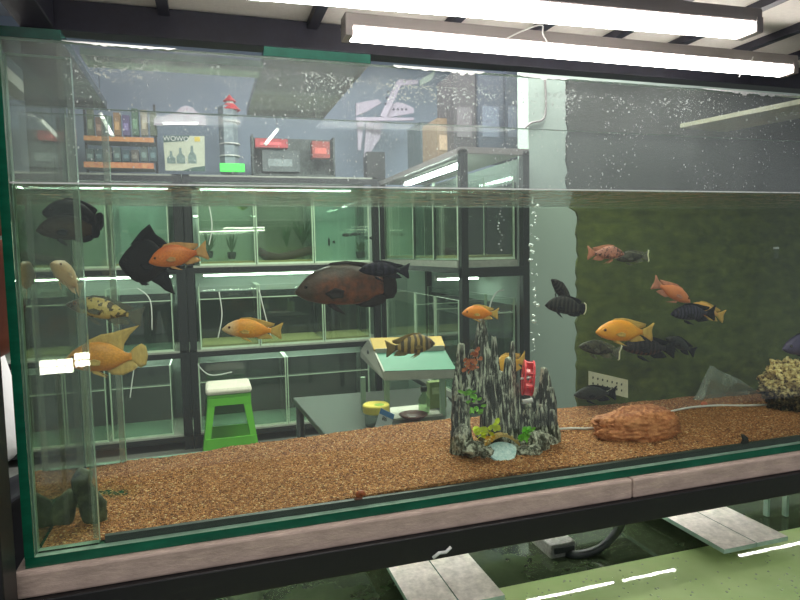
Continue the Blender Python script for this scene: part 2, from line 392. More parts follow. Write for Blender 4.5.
# sheets and cross slats
slx = [-.23, -.05, .20, .44, .61, .775, .93, 1.095, 1.25, 1.42]
for x in slx:
    MB().box((x-.009, .60, 1.752), (x+.009, 1.13, 1.766)).build('cross_slat', M_['darkbar'], deck)
for a, b in zip(slx[:-1], slx[1:]):
    MB().box((a+.002, .585, 1.767), (b-.002, 1.165, 1.777)).build('deck_sheet', M_['sheet'], deck)
# neighbour sheet seen top left
tag(MB().box((-.9, .55, 1.64), (-.292, 1.3, 1.66)).build('shelf_panel', M_['sheet']), 'pale shelf panel of the neighbouring stand in the upper left corner', 'panel')

# foam underlay: two boards with a joint
xj = at(632, 490, .765).x
fb = tag(MB().box((xp-.010, .763, FZ), (xj-.0008, 1.12, T0)).build('foam_board', M_['foam'], bevel=.003), 'long pinkish beige foam board under the left part of the big tank', 'foam board')
fb2 = tag(MB().box((xj+.0008, .763, FZ), (1.56, 1.12, T0)).build('foam_board', M_['foam'], bevel=.003), 'pinkish beige foam board right of the joint under the big tank', 'foam board')
tag(MB().tube([at(433, 558, .754), at(439, 553, .753), at(446, 552, .753), at(451, 547, .754)], .0022, 6).build('sticker', M_['lime'], smooth=True), 'pale scuffed tape scrap stuck on the black bar', 'tape')

# ------------------------------------------------------------------ the big tank
tank = thing('aquarium', 'large glass fish tank with green edges, brown gravel and cichlids', 'aquarium', (XL, YF, T0))
def pane(name, a, b, mats, sides, parent=tank): return MB().box(a, b, sides=sides).build(name, [M_[m] for m in mats], parent)
# bottom
MB().box((XL, YF, T0+.0005), (XR, YR, T0+.012)).build('bottom_pane', M_['edge'], tank)
# front: two heights of the same pane (dry film with painted haze, wet film)
B = T0+.0125
MB().box((XL+GT, YF, B), (XR, YF+GT, WZ), sides=[2, 2, 0, 2, 0, 2]).box((XL+GT, YF, WZ), (XR, YF+GT, RIM), sides=[0, 2, 1, 2, 1, 2]).build('front_pane', [M_['g_front_lo'], M_['g_front_up'], M_['edge_soft']], tank)
MB().box((XL+GT, YR-GT, B), (XR, YR, WZ), sides=[2, 2, 0, 2, 0, 2]).box((XL+GT, YR-GT, WZ), (XR, YR, RIM-.002), sides=[0, 2, 1, 2, 1, 2]).build('rear_pane', [M_['g_back_lo'], M_['g_back_up'], M_['edge_soft']], tank)
lp = MB()
lp.box((XL, YF-.001, B), (XL+GT, YR, WZ), sides=[1, 0, 1, 2, 1, 0])
lp.box((XL, YF-.001, WZ), (XL+GT, YR, RIM), sides=[0, 1, 1, 3, 1, 3])
# slot 0 plain clear, 1 green edge, 2 wet inner face, 3 dry film
lp.build('side_pane', [M_['g_rack'], M_['edge'], M_['g_side_tir'], M_['g_side_up']], tank)
MB().box((XR, YF, B), (XR+GT, YR, RIM), sides=[1, 1, 1, 0, 1, 0]).build('side_pane', [M_['g_rack'], M_['edge']], tank)
# vertical corner strips
x1 = at(85, 300, YF+GT+.002).x
MB().box((XL+GT+.001, YF+GT, B+.002), (x1, YF+GT+.009, RIM-.014), sides=[1, 1, 0, 1, 0, 1]).build('corner_strip', [M_['g_strip'], M_['edge_soft']], tank)
x2 = at(117, 300, YR-GT-.012).x
MB().box((XL+GT+.001, YR-GT-.010, B+.002), (x2, YR-GT-.001, RIM-.014), sides=[1, 1, 0, 1, 0, 1]).build('corner_strip', [M_['g_strip'], M_['edge_soft']], tank)
bead = glass('silicone_bead', (.9, .93, .9), film=.42, film_c=(172, 186, 170), r0=.06)
MB().box((x1-.0075, YF+GT+.0092, B+.004), (x1, YF+GT+.0105, RIM-.02)).build('silicone_bead', bead, tank)
MB().box((x2-.009, YR-GT-.0125, B+.004), (x2, YR-GT-.0105, RIM-.02)).build('silicone_bead', bead, tank)
MB().box((XL+GT+.001, YR-GT-.0125, B+.004), (XL+GT+.011, YR-GT-.0105, RIM-.02)).build('silicone_bead', bead, tank)
# top braces
def brace(xa, xb, z=RIM-.012, mat='g_brace', y0=YF-.0, y1=YR):
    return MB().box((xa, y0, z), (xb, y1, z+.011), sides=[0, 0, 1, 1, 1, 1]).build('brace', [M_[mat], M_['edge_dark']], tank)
brace(XL+.0, XL+.070, RIM+.0005)
brace(.0775, .2064+.004, RIM+.0005)
xb_ = atz(682, 128, RIM-.012).x
zq = RIM-.013; q4 = [atz(680, 128, zq), atz(725, 132, zq), atz(850, 109, zq), atz(850, 94, zq)]
for q_ in q4: q_.y = min(q_.y, YR-GT-.001)
bm_ = MB().prism(q4, (0, 0, .008)); bm_.build('brace', [pm('yellowish_brace_glass', (168, 172, 146), .3, .15, 60)], tank)
MB().box((XL+.086, YF+GT+.001, RIM-.010), (.076, YF+GT+.05, RIM-.002), sides=[0, 0, 1, 1, 1, 1]).build('rim_strip', [M_['g_brace'], M_['edge_soft']], tank)
MB().box((x1+.006, YF+GT+.001, B), (XR-.002, YF+GT+.008, B+.0085)).build('bottom_strip', M_['silicone'], tank)
# pale strip painting the meniscus glint at the glass, and limescale under the rim
MB().box((XL+GT+.001, YF-.0006, WZ-.0006), (XR, YF-.0001, WZ+.0012)).build('water_line', M_['lime'], tank)
# silicone seams
MB().box((XL+GT, YF+GT, B), (XL+GT+.0009, YF+GT+.0009+.003, RIM-.016)).build('seam', M_['edge_soft'], tank)
# water body
WX0, WX1, WY0, WY1 = XL+GT+.0012, XR-.001, YF+GT+.0012, YR-GT-.0012
wm = MB()
wm.box((WX0+.0, WY0, B+.001), (WX1, WY1, WZ), sides=[1, 0, 1, 1, 1, 1])
wt = wm.build('water', [M_['water_top'], M_['water_side']], tank)

# limescale flecks on the dry front glass (uncountable)
fl = MB()
for i in range(9000):
    px = random.uniform(66, 798)
    u = random.random()**1.8
    py0 = 50+.065*px
    dens = .35+.65*math.exp(-((px-430)/190)**2)+.25*(px > 560)
    if random.random() > dens or noise.noise((px*.03, py0*.0+u*3.2, 4))+.25*noise.noise((px*.12, u*9, 1)) < random.uniform(-.25, .3): continue
    py = py0+u*110
    p = at(px, py, YF+GT+.0006)
    if p.z > RIM-.012 or p.z < WZ+.004: continue
    r = random.choice((.0003, .0004, .0004, .0005, .0006, .0008, .0012))*(1.5 if u < .2 and random.random() < .3 else 1)
    k = 5; a0 = random.random()*6
    fl.add([(p.x, p.y+.0006, p.z)]+[(p.x+r*math.cos(a0+j*2*PI/k)*random.uniform(.5, 1.2), p.y, p.z+r*math.sin(a0+j*2*PI/k)*random.uniform(.5, 1.8)) for j in range(k)], [(0, 1+j, 1+(j+1) % k) for j in range(k)])
# streak patches right below the rim
for i in range(420):
    c = random.choice((405, 425, 440, 455, 545, 560, 90, 120, 640, 780))
    px = random.gauss(c, 22); p = at(px, 60+.0625*px*.5+random.random()**2*16+.03*px, YF+GT+.0006)
    if p.z > RIM-.010 or p.x < XL+.1 or (px > 255 and px < 375): continue
    r = random.uniform(.0008, .002)
    fl.add([(p.x-r, p.y, p.z), (p.x, p.y, p.z-r*.7), (p.x+r*1.2, p.y, p.z+.0002), (p.x, p.y, p.z+r*.6)], [(0, 1, 2, 3)])
tag(fl.build('lime_flecks', M_['lime'], tank), kind='stuff')

cr = MB()  # lime on the rim; its white also paints the tube's reflection
for (a, b, h) in ((64, 176, .004), (392, 482, .007), (518, 566, .006), (700, 792, .005)):
    n = int((b-a)/2)
    for k in range(n):
        px = a+(b-a)*k/n; p = at(px, 60, YF+.005); q = at(px+2.3, 60, YF+.005)
        hh = h*(.35+.65*abs(noise.noise((px*.11, 0, 0)))*2)*math.sin(PI*(k+.5)/n)**.4
        cr.add([(p.x, YF-.0012, RIM-hh), (q.x, YF-.0012, RIM-hh*.9), (q.x, YF-.0012, RIM+.0006), (p.x, YF-.0012, RIM+.0006), (p.x, YF+.0102, RIM+.001), (q.x, YF+.0102, RIM+.001)], [(0, 1, 2, 3), (3, 2, 5, 4)])
tag(cr.build('lime_crust_glint', M_['lime'], tank), kind='stuff')

# sand height field
def interp(x, tab):
    if x <= tab[0][0]: return tab[0][1]
    for (a, b), (c, d) in zip(tab[:-1], tab[1:]):
        if x <= c: return b+(d-b)*(x-a)/(c-a)
    return tab[-1][1]
SF = [(-.19, .013), (-.1, .015), (0, .0185), (.33, .0255), (.7, .0215), (1.0, .0205), (1.5, .022)]
SB = [(-.19, .013), (-.02, .0165), (.15, .022), (.26, .0245), (.34, .0275), (.44, .026), (.68, .023), (.78, .021), (1.04, .018), (1.3, .015)]
def sand_z(x, y):
    u = min(1, max(0, (y-WY0)/(WY1-WY0)))
    return T0+interp(x, SF)*(1-u)+interp(x, SB)*u + .0035*(noise.noise((x*9, y*11, 0)))*min(1, u*4) + .002*noise.noise((x*30, y*30, 2))*min(1, u*5)
NX, NY = 620, 130
vs = []; 
for j in range(NY):
    for i in range(NX):
        x = XL+GT+.002+(XR-XL-GT-.004)*i/(NX-1); y = (WY0+.008)+(WY1-WY0-.009)*j/(NY-1)
        z = sand_z(x, y)+.0016*(random.random()-.5)
        vs.append((x, y, z))
b0 = len(vs)
fs = [(j*NX+i, j*NX+i+1, (j+1)*NX+i+1, (j+1)*NX+i) for j in range(NY-1) for i in range(NX-1)]
vs += [(vs[i][0], WY0+.0075, T0+.0135) for i in range(NX)]
fs += [(b0+i, b0+i+1, i+1, i) for i in range(NX-1)]
vs += [(vs[j*NX][0], vs[j*NX][1], T0+.0135) for j in range(NY)]
c0 = b0+NX
fs += [(c0+j, j*NX, (j+1)*NX, c0+j+1) for j in range(NY-1)]
sm = MB().add(vs, fs)
tag(sm.build('gravel_bed', M_['sand'], smooth=False), 'brown gravel bed sloping up to the back inside the big tank', 'gravel', kind='stuff')
# loose grains
gm = MB()
for i in range(5200):
    x = random.uniform(XL+.02, 1.45); y = WY0+.009+(WY1-WY0-.012)*random.random(); z = sand_z(x, y); r = random.uniform(.0007, .0015)
    gm.add([(x-r, y, z), (x, y-r, z), (x+r, y, z+r*.2), (x, y+r, z), (x, y, z+r*1.3), (x, y, z-r)], [(0, 1, 4), (1, 2, 4), (2, 3, 4), (3, 0, 4), (1, 0, 5), (2, 1, 5), (3, 2, 5), (0, 3, 5)])
tag(gm.build('loose_grains', M_['sand']), 'loose gravel grains lying on the gravel bed', 'gravel', kind='stuff')

# mossy background film outside the rear pane on the right
fx = at(568, 200, YR).x
poly = []
n = 60
for k in range(n+1):
    z = T0+.002+(RIM-T0+.10)*k/n
    poly.append((fx+(at(578, 300, YR).x-fx if z < WZ else 0)+random.uniform(-.003, .003)+.004*noise.noise((0, 0, z*40)), YR+.002, z))
poly += [(1.70, YR+.002, RIM+.102), (1.70, YR+.002, T0+.002)]
tag(MB().prism(poly, (0, .006, 0)).build('backdrop_sheet', M_['filmgreen']), 'mossy dark green backdrop sheet behind the right half of the big tank', 'backdrop')

# ------------------------------------------------------------------ things lying in the tank
def on_sand(px, py):
    # intersect pixel ray with the sand
    for k in range(400):
        y = WY0+(WY1-WY0)*k/399; p = at(px, py, y)
        if p.z <= sand_z(p.x, p.y): return Vector((p.x, p.y, sand_z(p.x, p.y)))
    return at(px, py, WY1-.03)

# castle ornament
CY = on_sand(505, 455).y+.005
def castle():
    base = on_sand(506, 452); base.y += .02
    t = thing('rock_castle_ornament', 'grey spired rock ornament with a red wheel and plastic plants, standing in the gravel', 'ornament', base)
    S = at(1, 0, CY).x  # unused scale
    def P(px, py, dy=0): return at(px, py, CY+.035+dy)
    def spire(px, top, bot, wpx, dy=0, lean=0, seed=0):
        a = P(px, top, dy); b = P(px+lean, bot, dy); mpp = (CY+.035)/.95/FPX*1.0
        W = wpx*mpp; m = MB(); n = 16; R = 16; v = []
        for j in range(R+1):
            u = j/R; c = b.lerp(a, u)
            ww = W*1.15*(1-.70*u**2.0)
            for k in range(n):
                an = 2*PI*k/n
                rg = 1+.42*noise.noise((math.cos(an)*2.2+seed*7, math.sin(an)*2.2, u*1.6+seed))+.22*noise.noise((math.cos(an)*5+seed, math.sin(an)*5, u*5))
                rg += .2*(1 if k % 2 else -1)*(.5+noise.noise((k, u*6, seed)))
                v.append(c+Vector((math.cos(an)*ww*rg, math.sin(an)*ww*rg*.9, (a.z-b.z)*.05*noise.noise((an*3, u*7, seed)))))
        v.append(a+Vector((0, 0, .002)))
        f = [(j*n+k, j*n+(k+1) % n, (j+1)*n+(k+1) % n, (j+1)*n+k) for j in range(R) for k in range(n)] + [(R*n+k, R*n+(k+1) % n, len(v)-1) for k in range(n)] + [tuple(range(n-1, -1, -1))]
        m.add(v, f).build('rock_spire', M_['castle'], t)
    L = [(481, 320, 400, 9, .0, -1), (473, 350, 398, 7, .004, -2), (494, 338, 452, 7, .008, 3), (461, 345, 452, 9, 0, -1), (455.5, 376, 400, 4, -.006, 2), (466, 362, 400, 6, -.006, -1), (487, 350, 452, 8, -.004, 5),
         (512.5, 342, 400, 4.5, .012, -2), (508, 358, 440, 9, .0, 2), (501, 372, 450, 8, -.006, -1), (544, 368, 452, 9, .006, 2), (551, 388, 452, 7, .0, 1), (536, 388, 450, 8, .012, 0), (529, 404, 450, 12, .015, 0),
         (516, 384, 445, 7, .006, 0), (490, 376, 450, 8, -.012, 4), (459, 396, 455, 7, -.016, 0), (465, 410, 454, 6, -.02, 0), (552, 410, 455, 7, -.014, 1), (540, 405, 450, 8, -.008, 2), (477, 372, 402, 7, -.008, 0), (505, 395, 446, 8, -.01, 0),
         (468, 384, 396, 5, -.008, 2), (484, 392, 452, 5, .012, 2)]
    for i, a in enumerate(L): spire(*a, seed=i+1)
    def lump(px, py, rx, rz, dy, nm='rock_base', mat='castle2', seed=0):
        c = P(px, py, dy); mpp = CY/.95/FPX
        MB().ball(c, (rx*mpp, rx*mpp*.7, rz*mpp), 22, 14, fn=lambda d: 1+.3*noise.noise(d*2.6+Vector((seed, 0, 0)))+.16*noise.noise(d*7)).build(nm, M_[mat], t)
    for i, a in enumerate([(463, 440, 9, 16, -.03), (474, 449, 12, 8, -.045), (486, 452, 8, 6, -.05), (525, 452, 10, 6, -.045), (540, 443, 13, 14, -.035), (551, 446, 8, 12, -.02), (533, 452, 10, 7, -.05), (505, 447, 30, 10, .0), (495, 436, 20, 12, .0), (458, 450, 7, 8, -.015)]):
        lump(*a, seed=i*3.3)
    # pool and bridge
    p = P(502, 453, -.050); p.z = max(p.z-.003, T0+.022)
    m = MB(); pts = [(p.x+.026*math.cos(a)*(1+.1*math.sin(3*a)), p.y+.014*math.sin(a), p.z+.006+.011*math.sin(a)) for a in [2*PI*k/20 for k in range(20)]]
    m.prism(pts, (0, 0, -.003)).build('pool', pm('pale_blue_pool_paint', (170, 214, 218), .2, .2, 200, .001, c2=(226, 240, 238)), t)
    br = MB(); prev = []
    for k in range(13):
        u = k/12; x = P(487+33*u, 446-9*math.sin(PI*u), -.045)
        prev.append(x)
    for a, b in zip(prev[:-1], prev[1:]):
        br.add([a, b, b+Vector((0, .012, 0)), a+Vector((0, .012, 0)), a+Vector((0, 0, .0045)), b+Vector((0, 0, .0045)), b+Vector((0, .012, .0045)), a+Vector((0, .012, .0045))], [(0,3,2,1),(4,5,6,7),(0,1,5,4),(1,2,6,5),(2,3,7,6),(3,0,4,7)])
    bo = br.build('bridge', pm('tan_bridge_stone', (196, 166, 104), .7, .3, 300, .001), t)
    for k in range(7):
        q = prev[1+int(k*1.7)]; MB().ball(q+Vector((0, -.001, .0055)), (.0022, .0022, .0018), 7, 5).build('stone', pm('bridge_cobble', (214, 190, 130), .7, .2, 100) if k == 0 else bpy.data.materials['bridge_cobble'], bo)
    # leaves
    def tuft(name, pxs, mat, n, r, leaf=(.008, .0035), up=.6, label=None):
        for (px, py, dy) in pxs:
            m = MB(); c = P(px, py, dy)
            for k in range(n):
                a = random.uniform(0, 2*PI); el = random.uniform(.0, 1.2)*up; d = Vector((math.cos(a)*math.cos(el), math.sin(a)*math.cos(el)*.8-.25, math.sin(el)+.1)).normalized()
                o = c+Vector((random.gauss(0, r), random.gauss(0, r*.4)-.002, random.gauss(0, r*.7))); s = d.cross(Vector((0, 1, .3))).normalized(); l, w = leaf[0]*random.uniform(.7, 1.2), leaf[1]; nn = d.cross(s)*.0012
                m.add([o, o+d*l*.35+s*w+nn, o+d*l*.75+s*w*.9+nn, o+d*l, o+d*l*.75-s*w*.9+nn, o+d*l*.35-s*w+nn, o+d*l*.55-nn], [(0, 1, 6), (1, 2, 6), (2, 3, 6), (3, 4, 6), (4, 5, 6), (5, 0, 6)])
            o = m.build(name, mat, t, smooth=True)
            if label: o['label'] = label
    gA = pm('leaf_green_plastic', (140, 206, 76), .4, .25, 150); gB = pm('yellow_green_plastic', (226, 244, 50), .4, .2, 150); gC = pm('mid_green_plastic', (120, 200, 60), .4, .25, 150); rC = pm('pink_red_plastic', (206, 70, 70), .4, .4, 220, c2=(226, 150, 80))
    tuft('plastic_leaves', [(473, 400, -.03), (476, 411, -.034), (468, 393, -.026)], gA, 12, .0045, (.010, .003), label='tall mid green plastic leaves by the arch')
    tuft('plastic_leaves', [(480, 433, -.055), (492, 428, -.052)], gB, 13, .005, (.011, .0055), label='bright yellow green plastic leaves left of the bridge')
    tuft('plastic_leaves', [(527, 431, -.05), (524, 437, -.052)], gC, 13, .004, (.008, .0042), label='round green plastic leaves right of the bridge')
    tuft('plastic_flowers', [(471, 362, -.022), (474, 354, -.02), (469, 369, -.022)], rC, 16, .0045, (.007, .004), label='pink and orange plastic coral blossoms')
    tuft('plastic_leaves', [(488, 440, -.058)], pm('amber_plastic', (214, 160, 40), .4, .2, 100), 7, .004, (.006, .004), label='amber plastic leaf')
    # wheel
    wc = P(528, 378, -.012); red = pm('red_plastic', (226, 40, 52), .35, .08, 30); wr = .030; hw = .0085
    wh = MB()
    for s in (-1, 1):
        n = 14; outer = [(wc.x+s*hw, wc.y+wr*math.cos(2*PI*k/n), wc.z+wr*math.sin(2*PI*k/n)) for k in range(n)]
        inner = [(wc.x+s*hw, wc.y+wr*.72*math.cos(2*PI*k/n), wc.z+wr*.72*math.sin(2*PI*k/n)) for k in range(n)]
        o2 = [(x-s*.003, y, z) for x, y, z in outer]; i2 = [(x-s*.003, y, z) for x, y, z in inner]
        f = []
        for k in range(n):
            q = (k+1) % n; f += [(k, q, n+q, n+k), (2*n+k, 3*n+k, 3*n+q, 2*n+q), (k, 2*n+k, 2*n+q, q), (n+k, n+q, 3*n+q, 3*n+k)]
        wh.add(outer+inner+o2+i2, f)
        for k in range(4):
            a = PI*k/4; d = Vector((0, math.cos(a), math.sin(a))); wh.tube([wc+Vector((s*(hw-.0015), 0, 0))-d*wr*.8, wc+Vector((s*(hw-.0015), 0, 0))+d*wr*.8], .0016, 5)
    def yawm(mb):
        R_ = Matrix.Rotation(math.radians(-24), 3, 'Z') @ Matrix.Rotation(math.radians(5), 3, 'Y')
        mb.v = [wc+R_@(v_-wc) for v_ in mb.v]; return mb
    wo = yawm(wh).build('water_wheel', red, t)
    for k in range(8):
        a = 2*PI*k/8+.3; d = Vector((0, math.cos(a), math.sin(a))); s = d.cross(Vector((1, 0, 0)))
        c = wc+d*wr*.80; q = [c-d*.006-s*.001, c+d*.0055-s*.001, c+d*.0055+s*.001, c-d*.006+s*.001]
        yawm(MB().prism([p-Vector((hw-.001, 0, 0)) for p in q], (2*hw-.002, 0, 0))).build('paddle', red, wo)
    MB().tube([wc-Vector((.014, 0, 0)), wc+Vector((.014, 0, 0))], .002, 8).build('axle', M_['white_plastic'], wo)
    # root rotation of the wheel: slight lean
    MB().tube([P(522, 402, .0), P(532, 400, .0)], .004, 8).build('wheel_mount', M_['white_plastic'], t)
castle()

# orange rock lump
def lumpobj(name, label, cat, c, r, mat, seed, amp=.25, amp2=.1, f2=8, nu=56, nv=36, amp3=0, f3=20):
    t = MB().ball((0, 0, 0), r, nu, nv, fn=lambda d: 1+amp*noise.noise(d*1.7+Vector((seed, 0, 0)))+amp2*noise.noise(d*f2+Vector((seed, 1, 0)))+(amp3*noise.noise(d*f3) if amp3 else 0)).build(name, mat, smooth=True)
    t.location = c; return tag(t, label, cat)
c = on_sand(650, 440); lumpobj('rock', 'long rounded orange brown rock half sunk in the gravel right of the castle', 'rock', (c.x, c.y+.035, c.z+.014), (.086, .045, .034), M_['orock'], 3, .16, .08, 7, 96, 64, amp3=.09, f3=17)
c = on_sand(806, 413); lumpobj('coral_rock', 'craggy cream topped coral rock at the right edge of the tank', 'rock', (c.x+.022, c.y+.04, c.z+.044), (.072, .05, .052), M_['coral'], 9, .22, .30, 4.2, 90, 60, .16, 11)
# dark mossy stones in the left corner
c = on_sand(92, 520)
st = thing('mossy_stone', 'dark mossy stone standing upright in the left corner of the tank', 'rock', c)
p0, p1, p2, p3 = at(97, 524, c.y), at(92, 505, c.y), at(84, 488, c.y), at(80, 476, c.y)
mm = MB(); pts = [p0, p0.lerp(p1, .5), p1, p1.lerp(p2, .5), p2, p2.lerp(p3, .5), p3, p3+Vector((-.004, 0, .005))]
mm.tube(pts, [.012, .0145, .014, .012, .0105, .011, .012, .006], 16)
for i, v in enumerate(mm.v): v += Vector((noise.noise(v*60), noise.noise(v*60+Vector((9, 0, 0))), noise.noise(v*60+Vector((0, 9, 0)))))*.006
mm.build('upright_stone', M_['greenrock'], st, smooth=True)
mm = MB(); c2_ = c.y+.01; mm.tube([at(62, 530, c2_), at(62, 518, c2_), at(67, 505, c2_), at(74, 494, c2_), at(78, 488, c2_)], [.012, .0145, .014, .010, .004], 14)
for i, v in enumerate(mm.v): v += Vector((noise.noise(v*60), noise.noise(v*60+Vector((9, 0, 0))), noise.noise(v*60+Vector((0, 9, 0)))))*.006
mm.build('leaning_stone', M_['greenrock'], st, smooth=True)
mm = MB(); mm.ball(at(99, 523, c.y-.0), (.012, .012, .010), 20, 14, fn=lambda d: 1+.3*noise.noise(d*3)); mm.build('side_stone', M_['greenrock'], st, smooth=True)

# small things
c = on_sand(360, 499); sn = thing('snail', 'small orange brown snail on the gravel near the front glass', 'snail', c)
mm = MB(); P0 = []; 
for k in range(40):
    a = k*.34; r = .0052*(1-k/44); P0.append(Vector((c.x+math.cos(a)*r*.8, c.y-.002+.004*k/40, c.z+.005+math.sin(a)*r*.8)))
mm.tube(P0, [.0036*(1-k/46)+.0003 for k in range(40)], 8).build('shell', pm('snail_shell', (150, 76, 34), .35, .4, 150), sn, smooth=True)
MB().ball((c.x-.003, c.y-.003, c.z+.0015), (.0065, .0035, .002), 10, 6).build('foot', pm('snail_foot', (90, 50, 30), .5, .2, 50), sn, smooth=True)
c = on_sand(746, 444)
tag(MB().prism([(c.x-.008, c.y, c.z), (c.x+.009, c.y+.002, c.z), (c.x+.008, c.y+.003, c.z+.009), (c.x+.001, c.y+.003, c.z+.014), (c.x-.007, c.y+.001, c.z+.015), (c.x-.005, c.y, c.z+.006)], (0, .004, .001)).build('slate_chip', pm('black_slate', (16, 16, 18), .5, .2, 60), bevel=.0008), 'small black slate chip standing in the gravel near the right', 'chip')
c = on_sand(704, 405)
tag(MB().ball((c.x, c.y, c.z+.002), (.008, .005, .005), 12, 8, fn=lambda d: 1+.2*noise.noise(d*3)).build('pebble', pm('orange_pebble', (206, 104, 60), .6, .2, 100), smooth=True), 'small orange pebble by the white air hose', 'pebble')
# air hose
hp = [(556, 431), (575, 430), (592, 430), (640, 424), (668, 414), (690, 409), (715, 407), (745, 407), (772, 406)]
pts = [on_sand(*q)+Vector((0, 0, .003)) for q in hp]
cable('air_hose', 'thin white air hose lying across the gravel behind the orange rock', pts, .0022, M_['white_plastic'], 'hose')
# perforated card
a = at(589, 371, YR-.04); b = at(628, 380, YR-.04); d2 = at(626, 397, YR-.04)
cd = thing('perforated_card', 'cream plastic card with small holes leaning at the green backdrop', 'card', (a+d2)/2)
q = [a, b, at(628, 398, YR-.04), at(589, 388, YR-.04)]
MB().prism(q, (0, .002, 0)).build('plate', pm('cream_plastic', (206, 204, 176), .5, .1, 60), cd)
for r_ in range(2):
    for k in range(7):
        pa = q[0].lerp(q[1], (k+.8)/8.2); pb = q[3].lerp(q[2], (k+.8)/8.2); m = pa.lerp(pb, .33+.34*r_)
        MB().box(m+Vector((-.0014, -.0008, -.0022)), m+Vector((.0014, .0, .0022))).build('slot', M_['silicone'], cd)
# plastic sheet
def bag():
    Yb = YR-.045; out = [(691, 408), (698, 392), (703, 378), (709, 364), (722, 372), (737, 378), (752, 388), (766, 397), (772, 408)]
    m = MB(); N = 22; K = 14; v = []
    for i in range(N+1):
        u = i/N*(len(out)-1); k = min(int(u), len(out)-2); px = out[k][0]+(out[k+1][0]-out[k][0])*(u-k); py = out[k][1]+(out[k+1][1]-out[k][1])*(u-k)
        for j in range(K+1):
            s = j/K; p = at(px+(0)*s, py+(411-py)*s, Yb); p.y += .010*noise.noise((px*.09, s*3, 0))+.012*noise.noise((px*.03+s*2, s*1.5, 5)); v.append(p)
    f = [(i*(K+1)+j, (i+1)*(K+1)+j, (i+1)*(K+1)+j+1, i*(K+1)+j+1) for i in range(N) for j in range(K)]
    o = m.add(v, f).build('plastic_sheet', glass('milky_plastic', (.8, .85, .8), film=.55, film_c=(168, 176, 160), r0=.06, rough=.2, fscale=30), smooth=True)
    s = o.modifiers.new('s', 'SOLIDIFY'); s.thickness = .0008
    tag(o, 'crumpled milky plastic sheet rising from the gravel by the coral rock', 'plastic sheet')
bag()
cl = thing('suction_clip', 'tiny white topped clear clip on the green backdrop far right', 'clip', at(776, 250, YR-GT-.006))
MB().box(at(773, 247, YR-GT-.002), at(779, 249, YR-GT-.006)).build('cap', M_['lime'], cl); MB().box(at(773.5, 249, YR-GT-.002), at(778.5, 259, YR-GT-.006)).build('body', M_['g_strip'], cl)

# ------------------------------------------------------------------ fish
PROF = {
 'cichlid': dict(top=[(0, .0), (.03, .035), (.1, .10), (.2, .155), (.3, .185), (.42, .19), (.55, .155), (.66, .09), (.74, .035), (.80, .03)],
                 bot=[(0, -.015), (.03, -.045), (.1, -.085), (.2, -.12), (.35, -.15), (.5, -.15), (.6, -.125), (.7, -.075), (.77, -.055), (.80, -.055)], w=.085,
                 dorsal=[(.24, .15), (.3, .205), (.45, .215), (.6, .185), (.74, .145), (.86, .115), (.845, .075), (.78, .045), (.7, .04), (.55, .12), (.4, .16)],
                 tail=[(.76, .02), (.86, .06), (.98, .13), (1.0, .13), (.965, .0), (.985, -.15), (.96, -.165), (.86, -.10), (.76, -.05)],
                 anal=[(.52, -.12), (.6, -.165), (.72, -.165), (.84, -.15), (.80, -.10), (.72, -.055), (.6, -.09)],
                 pelvic=[(.30, -.12), (.36, -.135), (.46, -.20), (.5, -.225), (.42, -.20), (.33, -.165)], pec=[(.27, -.03), (.36, .01), (.44, -.02), (.43, -.07), (.33, -.07)], eye=(.115, .035, .022)),
 'oscar': dict(top=[(0, .0), (.04, .055), (.1, .12), (.2, .19), (.33, .23), (.5, .235), (.64, .205), (.74, .145), (.8, .10), (.86, .085)],
               bot=[(0, -.02), (.04, -.05), (.1, -.09), (.25, -.135), (.45, -.155), (.6, -.16), (.7, -.13), (.78, -.09), (.86, -.075)], w=.10,
               dorsal=[(.28, .20), (.35, .255), (.5, .265), (.65, .245), (.78, .215), (.88, .16), (.86, .10), (.8, .07), (.68, .15), (.45, .2)],
               tail=[(.83, .06), (.88, .12), (.94, .135), (.985, .10), (1.0, .02), (.995, -.07), (.96, -.125), (.89, -.13), (.83, -.06)],
               anal=[(.52, -.13), (.62, -.185), (.74, -.2), (.85, -.17), (.9, -.12), (.82, -.06), (.7, -.09)],
               pelvic=[(.30, -.12), (.36, -.13), (.44, -.22), (.46, -.25), (.38, -.21), (.31, -.16)], pec=[(.26, -.03), (.36, .02), (.45, -.01), (.43, -.08), (.32, -.08)], eye=(.10, .04, .017)),
}
PROF['black_deep'] = dict(top=[(0, .0), (.05, .09), (.15, .22), (.3, .36), (.45, .42), (.6, .38), (.75, .24), (.85, .14), (.9, .12)],
   bot=[(0, -.05), (.05, -.13), (.15, -.26), (.3, -.36), (.45, -.38), (.6, -.32), (.75, -.18), (.9, -.1)], w=.13,
   dorsal=[(.2, .3), (.4, .55), (.56, .68), (.66, .50), (.8, .42), (1.0, .22), (.95, .1), (.7, .15), (.4, .3)],
   tail=[(.85, .1), (1.0, .16), (1.12, .05), (1.1, -.14), (.95, -.15), (.85, -.1)],
   anal=[(.5, -.3), (.7, -.42), (.82, -.52), (1.0, -.60), (.93, -.3), (.85, -.1), (.6, -.2)],
   pelvic=[(.3, -.3), (.4, -.34), (.5, -.4), (.42, -.42)], pec=[(.3, -.05), (.45, .02), (.55, -.05), (.5, -.15), (.36, -.14)], eye=(.09, .03, .02))
PROF['longfin'] = dict(PROF['cichlid']); PROF['longfin'].update(
   dorsal=[(.2, .13), (.3, .215), (.45, .265), (.6, .28), (.74, .31), (.92, .34), (.80, .24), (.72, .14), (.7, .04), (.4, .15)],
   tail=[(.76, .02), (.84, .09), (.93, .13), (.985, .09), (1.0, -.01), (.97, -.12), (.90, -.15), (.83, -.10), (.76, -.05)],
   anal=[(.45, -.13), (.55, -.2), (.68, -.22), (.82, -.17), (.88, -.13), (.78, -.04), (.6, -.09)])
PROF['slim'] = dict(PROF['cichlid']); 
